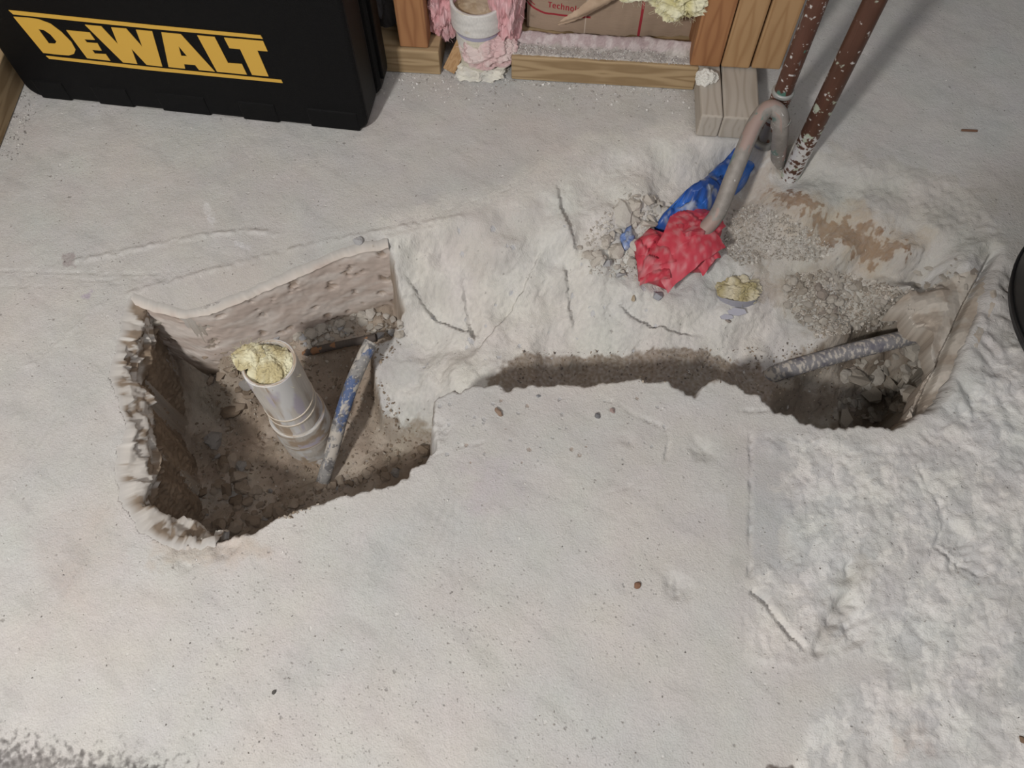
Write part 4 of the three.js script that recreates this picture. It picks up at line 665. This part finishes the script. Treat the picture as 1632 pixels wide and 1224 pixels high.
// ---------------------------------------------------------------- black container at the right edge
{
  const q = P(1608, 530), b = thing('black_container', 'black rounded plastic container at the right edge of the picture', 'container');
  b.position.set(q[0] + 0.149, 0.0, q[2]);
  const g = new THREE.LatheGeometry([[0, 0.012], [0.125, 0.012], [0.135, 0.004], [0.145, 0.004], [0.151, 0.012], [0.152, 0.03], [0.158, 0.25], [0.152, 0.25], [0.146, 0.03], [0, 0.028]].map(([r, y]) => new THREE.Vector2(r, y)), 72);
  const m = new THREE.MeshStandardMaterial({ color: lin(0.009, 0.009, 0.01), roughness: 0.45 });
  part(b, 'body', g, m);
  const rimG = new THREE.TorusGeometry(0.157, 0.0045, 10, 72); rimG.rotateX(Math.PI / 2); rimG.translate(0, 0.25, 0); part(b, 'rim', rimG, m);
  const bead = new THREE.TorusGeometry(0.1525, 0.0022, 8, 72); bead.rotateX(Math.PI / 2); bead.translate(0, 0.022, 0); part(b, 'foot_bead', bead, m);
}

// ---------------------------------------------------------------- stones, chips and clods
const stoneGeo = [];
seed(77);
for (let k = 0; k < 12; k++) {
  const pts = []; for (let i = 0; i < 13; i++) { const a = rr(0, 6.283), h = rr(-1, 1), r = Math.sqrt(1 - h * h) * rr(0.75, 1); pts.push(new THREE.Vector3(Math.cos(a) * r, h * rr(0.5, 0.75), Math.sin(a) * r * rr(0.7, 1))); }
  stoneGeo.push(new ConvexGeometry(pts));
}
for (let k = 0; k < 6; k++) { const g = new THREE.IcosahedronGeometry(1, 1), p = g.attributes.position; for (let i = 0; i < p.count; i++) { const x = p.getX(i), y = p.getY(i), z = p.getZ(i), q = 1 + 0.35 * vn(x * 1.6 + k * 9, y * 1.6 + z * 1.3); p.setXYZ(i, x * q, y * q * 0.65, z * q); } g.computeVertexNormals(); stoneGeo.push(g); }
const rockTex = dataTexture(128, 128, (u, v) => { const q = 0.85 + 0.15 * fbm(u * 30, v * 30, 4) + 0.08 * (hash(u * 128 | 0, v * 128 | 0) - 0.5); return [q, q, q]; });
for (const g of stoneGeo) { const p = g.attributes.position, uv = new Float32Array(p.count * 2); for (let i = 0; i < p.count; i++) { uv[i * 2] = p.getX(i) * 0.4 + p.getY(i) * 0.2; uv[i * 2 + 1] = p.getZ(i) * 0.4 + p.getY(i) * 0.3; } g.setAttribute('uv', new THREE.BufferAttribute(uv, 2)); }
const rockMat = (r, g, b) => new THREE.MeshStandardMaterial({ color: lin(r, g, b), map: rockTex, roughness: 0.95 });
const PALE = [rockMat(0.55, 0.51, 0.455), rockMat(0.49, 0.455, 0.41), rockMat(0.58, 0.555, 0.51), rockMat(0.40, 0.40, 0.41)], BROWN = [rockMat(0.30, 0.24, 0.185), rockMat(0.36, 0.3, 0.24), rockMat(0.215, 0.165, 0.12), rockMat(0.30, 0.285, 0.27)], MIX = [rockMat(0.38, 0.35, 0.31), rockMat(0.45, 0.415, 0.365), rockMat(0.32, 0.285, 0.24), rockMat(0.30, 0.26, 0.225)];
// where the sight line of a measured point meets the dug ground
function hit(u, v) {
  for (let y = 0.012; y > -0.26; y -= 0.002) { const p = P(u, v, y); if (ground(p[0], p[2]) >= y) return [p[0], ground(p[0], p[2]), p[2]]; }
  return P(u, v, -0.22);
}
let stoneNo = 0;
function stone(name, u, v, y, size, mats, label, category, group, o = {}) {
  const g = stoneGeo[o.kind ?? Math.floor(rnd() * stoneGeo.length)], m = new THREE.Mesh(g, o.m ?? mats[Math.floor(rnd() * rnd() * mats.length * 1.35) % mats.length]), q = hit(u, v), r = size / 2;
  m.name = numbered(name); m.userData = { label, category }; if (group) m.userData.group = group;
  m.scale.set(r * rr(0.85, 1.2) * (o.sx || 1), r * rr(0.65, 0.95) * (o.sy || 1), r * rr(0.75, 1.1) * (o.sz || 1)); m.rotation.set(rr(-0.35, 0.35), o.turn ?? rr(0, 6.28), rr(-0.35, 0.35));
  m.position.set(q[0], ground(q[0], q[2]) + r * (o.lift ?? 0.12), q[2]); m.castShadow = m.receiveShadow = true; scene.add(m); stoneNo++; return m;
}
function scatter(n, poly, y, s0, s1, name, mats, label, category, group, o = {}) {
  const us = poly.map((p) => p[0]), vs = poly.map((p) => p[1]), a = Math.min(...us), b = Math.max(...us), c = Math.min(...vs), d = Math.max(...vs);
  for (let i = 0, t = 0; i < n && t < n * 40; t++) { const u = rr(a, b), v = rr(c, d); if (sdf(poly, u, v) < 0) continue; stone(name, u, v, typeof y === 'function' ? y(u, v) : y, mix(s0, s1, Math.pow(rnd(), 2.2)), mats, label, category, group, o); i++; }
}
seed(301);
{
  const L1 = 'pale broken concrete chip in the heap left of the red tape', G1 = 'concrete chips heaped left of the red tape';
  stone('concrete_chip', 992, 345, -0.02, 0.031, PALE, 'largest oval pale chip in the heap left of the red tape', 'chip', null, { kind: 13, sx: 0.85, sz: 1.15, turn: 0.2, m: PALE[2], lift: 0.25 });
  stone('concrete_chip', 1034, 357, -0.03, 0.027, PALE, 'blocky pale chip touching the blue film left of the red tape', 'chip', null, { kind: 3, m: PALE[0], lift: 0.3 });
  for (const [u, v, s] of [[1014, 330, 0.018], [1032, 322, 0.022], [1048, 337, 0.02], [1008, 322, 0.013], [1041, 318, 0.012], [1052, 348, 0.012], [1018, 345, 0.012], [985, 372, 0.014], [972, 386, 0.014]]) stone('concrete_chip', u, v, -0.025, s, PALE, L1, 'chip', G1, { lift: 0.3 });
  scatter(62, [[965, 375], [990, 320], [1040, 308], [1060, 340], [1030, 380], [1010, 420], [1000, 445], [940, 420], [920, 395]], -0.03, 0.008, 0.022, 'concrete_chip', PALE, L1, 'chip', G1, { lift: 0.3 });
  const L2 = 'brown soil clod on the left side of the left pit', G2 = 'clods in the left pit';
  stone('soil_clod', 382, 762, -0.195, 0.032, BROWN, 'largest angular brown clod on the floor of the left pit', 'clod', null, { kind: 4, m: BROWN[1], lift: 0.35 });
  stone('soil_clod', 372, 735, -0.195, 0.021, BROWN, 'rounded brown clod just behind the largest clod in the left pit', 'clod', null, { kind: 14, m: BROWN[1], lift: 0.35 });
  stone('soil_clod', 343, 703, -0.19, 0.022, BROWN, 'bluish grey stone lying against the left pit wall', 'stone', null, { kind: 15, m: BROWN[3], lift: 0.3 });
  stone('soil_clod', 246, 498, -0.03, 0.03, PALE, 'pale chunk caught high in the back corner of the left pit', 'stone', null, { kind: 6, lift: 2.9, m: MIX[1] }).position.y = -0.035;
  scatter(85, [[340, 560], [400, 560], [425, 600], [385, 650], [385, 720], [425, 780], [470, 800], [380, 845], [300, 850], [330, 760], [350, 690], [335, 620]], -0.19, 0.008, 0.024, 'soil_clod', BROWN, L2, 'clod', G2, { lift: 0.3 });
  const L3 = 'grey brown rubble stone along the foot of the far pit wall', G3 = 'rubble below the far pit wall';
  scatter(95, [[450, 530], [520, 515], [590, 490], [640, 505], [655, 530], [600, 550], [540, 540], [470, 560], [380, 560], [400, 545]], -0.12, 0.007, 0.018, 'rubble_stone', [MIX[1], MIX[0], PALE[1], PALE[3]], L3, 'stone', G3, { lift: 0.2 });
  stone('rubble_stone', 468 + 104, 387, -0.006, 0.014, PALE, 'pale grey chip on the lip at the far right corner of the left pit', 'stone', null, { m: PALE[3], lift: 0.3 });
  stone('rubble_stone', 597, 392, -0.008, 0.012, PALE, 'dark sided chip wedged at the end of the lip of the left pit', 'stone', null, { m: PALE[0], lift: 0.3 });
  stone('rubble_stone', 606, 536, -0.11, 0.017, PALE, 'whitish chip above the top of the slim blue pipe', 'stone', null, { m: PALE[3], lift: 0.35 });
  const L4 = 'brown clod on the near bank of the left pit', G4 = 'clods on the near bank of the left pit';
  scatter(60, [[440, 800], [520, 775], [620, 740], [690, 715], [692, 728], [640, 756], [560, 775], [470, 812], [400, 838], [380, 830]], -0.19, 0.007, 0.02, 'soil_clod', BROWN, L4, 'clod', G4, { lift: 0.25 });
  const L5 = 'grey gravel stone on the slope behind the slanting grey pipe', G5 = 'gravel on the slope of the right pit';
  scatter(190, [[1255, 440], [1320, 435], [1400, 452], [1450, 470], [1455, 505], [1420, 520], [1330, 535], [1280, 530], [1250, 480]], -0.085, 0.006, 0.017, 'gravel_stone', MIX, L5, 'stone', G5, { lift: 0.2 });
  stone('gravel_stone', 1438, 486, -0.06, 0.026, PALE, 'pale rounded stone under the ragged edge above the slanting pipe', 'stone', null, { kind: 15, m: MIX[1], lift: 0.5 });
  const L6 = 'brown stone on the floor of the right pit', G6 = 'stones on the floor of the right pit';
  const big = [[1362, 605, 0.044, 3, 'large flat brown stone in the middle of the right pit', MIX[2]], [1385, 634, 0.034, 5, 'wedge shaped brown stone below the large flat one in the right pit', MIX[2]], [1411, 648, 0.032, 7, 'brown stone near the front of the right pit beside the shelf', MIX[2]], [1437, 611, 0.032, 9, 'brown stone below the pale ones in the right pit', MIX[2]], [1415, 618, 0.028, 2, 'brown stone left of the shelf in the right pit', MIX[2]], [1447, 640, 0.034, 11, 'brown stone leaning on the shelf foot in the right pit', MIX[2]], [1468, 580, 0.03, 14, 'pale upright stone beside the shelf of the right pit', MIX[1]], [1456, 556, 0.044, 12, 'large pale stone just below the right end of the slanting pipe', MIX[1]], [1442, 590, 0.022, 8, 'small pale stone below the large pale one in the right pit', MIX[0]], [1345, 672, 0.028, 1, 'front brown stone at the near edge of the right pit', MIX[2]]];
  for (const [u, v, s, k, label, m] of big) stone('pit_stone', u, v, -0.175 + (v < 600 ? 0.03 : 0), s, MIX, label, 'stone', null, { kind: k, m, lift: 0.4 });
  scatter(75, [[1330, 585], [1420, 560], [1470, 560], [1465, 610], [1445, 655], [1420, 672], [1340, 675], [1330, 620]], -0.18, 0.009, 0.022, 'pit_stone', MIX, L6, 'stone', G6, { lift: 0.2 });
  scatter(34, [[1455, 420], [1520, 400], [1560, 425], [1530, 480], [1490, 500], [1462, 470]], -0.015, 0.006, 0.02, 'bank_stone', MIX, 'flat grey stone bedded in the bank left of the straight saw cut', 'stone', 'stones bedded beside the saw cut', { lift: -0.05, sy: 0.6 });
  // single crumbs that show on the bare floor
  const chip = (u, v, s, c, label, o = {}) => stone('floor_chip', u, v, 0, s, [rockMat(...c)], label, 'chip', null, { lift: 0.3, ...o });
  chip(1016, 933, 0.008, [0.22, 0.12, 0.075], 'reddish brown chip lying on the bare floor');
  chip(438, 1104, 0.007, [0.09, 0.085, 0.08], 'dark chip lying alone near the bottom of the floor');
  chip(1627, 1180, 0.009, [0.2, 0.13, 0.085], 'brown chip at the lower right edge of the floor');
  chip(1048, 473, 0.019, [0.36, 0.37, 0.40], 'blue grey angular stone just below the red tape', { kind: 4 });
  chip(1008, 478, 0.014, [0.46, 0.38, 0.28], 'tan chip lower left of the red tape');
  chip(1160, 514, 0.011, [0.30, 0.26, 0.23], 'small brown stone below the buried pipe end');
  chip(858, 633, 0.007, [0.3, 0.31, 0.33], 'small slate grey pebble near the edge of the near slab'); chip(795, 658, 0.011, [0.28, 0.2, 0.15], 'brown sliver stone set in the near slab', { sz: 0.5 }); chip(952, 663, 0.008, [0.17, 0.17, 0.18], 'dark pebble set in the middle of the near slab'); chip(975, 655, 0.010, [0.36, 0.27, 0.25], 'pinkish pebble by the crack in the near slab');
  const sl = new RoundedBoxGeometry(0.021, 0.002, 0.003, 2, 0.0008), slm = single('wood_sliver', sl, mat(lin(0.17, 0.09, 0.055), 0.8), 'thin brown sliver on the grey floor at upper right', 'splinter'); slm.position.set(...P(1545, 208, 0.002)); slm.rotation.y = -0.05;
  const lump = thing('plaster_lump', 'white plaster lump on the corner of the split plate end', 'plaster'); const lp = P(1126, 125, 0.04); puff(lump, 'plaster', [lp[0], 0.041, lp[2]], [0.013, 0.009, 0.01], 97, [[0.60, 0.59, 0.55], [0.68, 0.67, 0.63]], 0.4, 8);
  const L7 = 'white crumb at the foot of the white wall pipe', G7 = 'crumbs at the wall pipe';
  for (const [u, v, s] of [[714, 104, 0.016], [716, 92, 0.012], [730, 98, 0.009], [738, 100, 0.01], [795, 103, 0.016], [788, 109, 0.01], [806, 100, 0.011], [748, 104, 0.008], [712, 114, 0.008], [802, 112, 0.008]]) stone('plaster_crumb', u, v, 0, s, PALE, L7, 'crumb', G7, { m: PALE[2], lift: 0.4 });
}
// grit that nobody could count
function grit(name, label, n, place, s0, s1, cols) {
  const im = new THREE.InstancedMesh(stoneGeo[1], new THREE.MeshStandardMaterial({ color: 0xffffff, roughness: 0.95 }), n), d = new THREE.Object3D();
  im.name = numbered(name); im.userData = { kind: 'stuff', label, category: 'grit' };
  for (let i = 0; i < n; i++) { const [x, z, y] = place(); const s = mix(s0, s1, Math.pow(rnd(), 3)); d.position.set(x, (y ?? ground(x, z)) + s * 0.1, z); d.rotation.set(rr(0, 6), rr(0, 6), rr(0, 6)); d.scale.set(s, s * 0.7, s); d.updateMatrix(); im.setMatrixAt(i, d.matrix); const c = cols[Math.floor(rnd() * cols.length)], k = rr(0.85, 1.12); im.setColorAt(i, lin(c[0] * k, c[1] * k, c[2] * k)); }
  im.castShadow = im.receiveShadow = true; scene.add(im);
}
const within = (poly, y) => { const us = poly.map((p) => p[0]), vs = poly.map((p) => p[1]); return () => { for (;;) { const u = rr(Math.min(...us), Math.max(...us)), v = rr(Math.min(...vs), Math.max(...vs)); if (sdf(poly, u, v) > 0) { const p = hit(u, v); return [p[0], p[2]]; } } }; };
seed(911);
grit('floor_grit', 'fine pale and dark grit sprinkled over the floor', 1500, () => { for (;;) { const p = P(rr(0, 1632), rr(110, 1224)); if (bil(dE, p[0], p[2]) < -0.003) return [p[0], p[2]]; } }, 0.0004, 0.0016, [[0.55, 0.53, 0.5], [0.3, 0.28, 0.26], [0.18, 0.17, 0.16], [0.6, 0.59, 0.57]]);
grit('sill_grit', 'white crumbs gathered along the foot of the sill plates', 900, () => { const s = rr(-0.19, 0.25), p = wallPt(s, 0, -Math.pow(rnd(), 2.5) * 0.05 - 0.001); return [p.x, p.z]; }, 0.0006, 0.0028, [[0.6, 0.59, 0.57], [0.5, 0.48, 0.45], [0.35, 0.33, 0.31], [0.66, 0.65, 0.63]]);
grit('sill_dust', 'grey gritty dust lying on top of the sill plate', 2600, () => { const s = rr(0.003, 0.243), p = wallPt(s, 0, rr(0.002, 0.03)); return [p.x, p.z, 0.0398 + 0.0012 * rnd()]; }, 0.0004, 0.0016, [[0.5, 0.46, 0.44], [0.58, 0.56, 0.54], [0.42, 0.37, 0.36], [0.64, 0.63, 0.61], [0.3, 0.28, 0.27]]);
grit('side_grit', 'crumbs along the wooden plate at the left edge', 260, within([[0, 250], [38, 140], [60, 150], [30, 260]], 0), 0.0006, 0.0022, [[0.5, 0.48, 0.46], [0.2, 0.19, 0.18], [0.58, 0.57, 0.55]]);
grit('gravel_bed', 'fine grey gravel right of the red tape', 2600, within([[1160, 340], [1200, 325], [1270, 350], [1330, 400], [1300, 420], [1230, 415], [1180, 425], [1150, 400]], -0.055), 0.0008, 0.0032, [[0.45, 0.42, 0.38], [0.36, 0.33, 0.29], [0.52, 0.5, 0.46], [0.3, 0.27, 0.23]]);
grit('slope_gravel', 'fine gravel filling the slope of the right pit', 2600, within([[1250, 440], [1330, 430], [1450, 465], [1460, 510], [1420, 525], [1300, 540], [1255, 490]], -0.085), 0.001, 0.0042, [[0.42, 0.385, 0.34], [0.34, 0.3, 0.255], [0.5, 0.465, 0.42], [0.26, 0.225, 0.185]]);
grit('pit_crumbs', 'loose brown crumbs over the soil of the left pit', 3200, within([[330, 560], [600, 500], [655, 530], [600, 600], [690, 720], [560, 790], [400, 850], [290, 850], [310, 700]], -0.18), 0.0008, 0.004, [[0.25, 0.2, 0.15], [0.31, 0.255, 0.2], [0.2, 0.155, 0.115], [0.36, 0.32, 0.27]]);
grit('trench_crumbs', 'small crumbs on the soil of the trench and right pit', 1500, within([[780, 610], [830, 560], [1180, 555], [1290, 545], [1450, 600], [1440, 670], [1300, 670], [1180, 610]], -0.12), 0.0006, 0.0026, [[0.3, 0.245, 0.19], [0.2, 0.16, 0.12], [0.36, 0.31, 0.25], [0.13, 0.11, 0.1]]);
grit('chip_dust', 'small chips around the heap left of the red tape', 900, within([[930, 380], [990, 310], [1060, 310], [1050, 380], [1020, 450], [940, 440]], -0.03), 0.0008, 0.0036, [[0.5, 0.47, 0.42], [0.42, 0.39, 0.35], [0.57, 0.54, 0.49]]);
renderer.render(scene, camera);
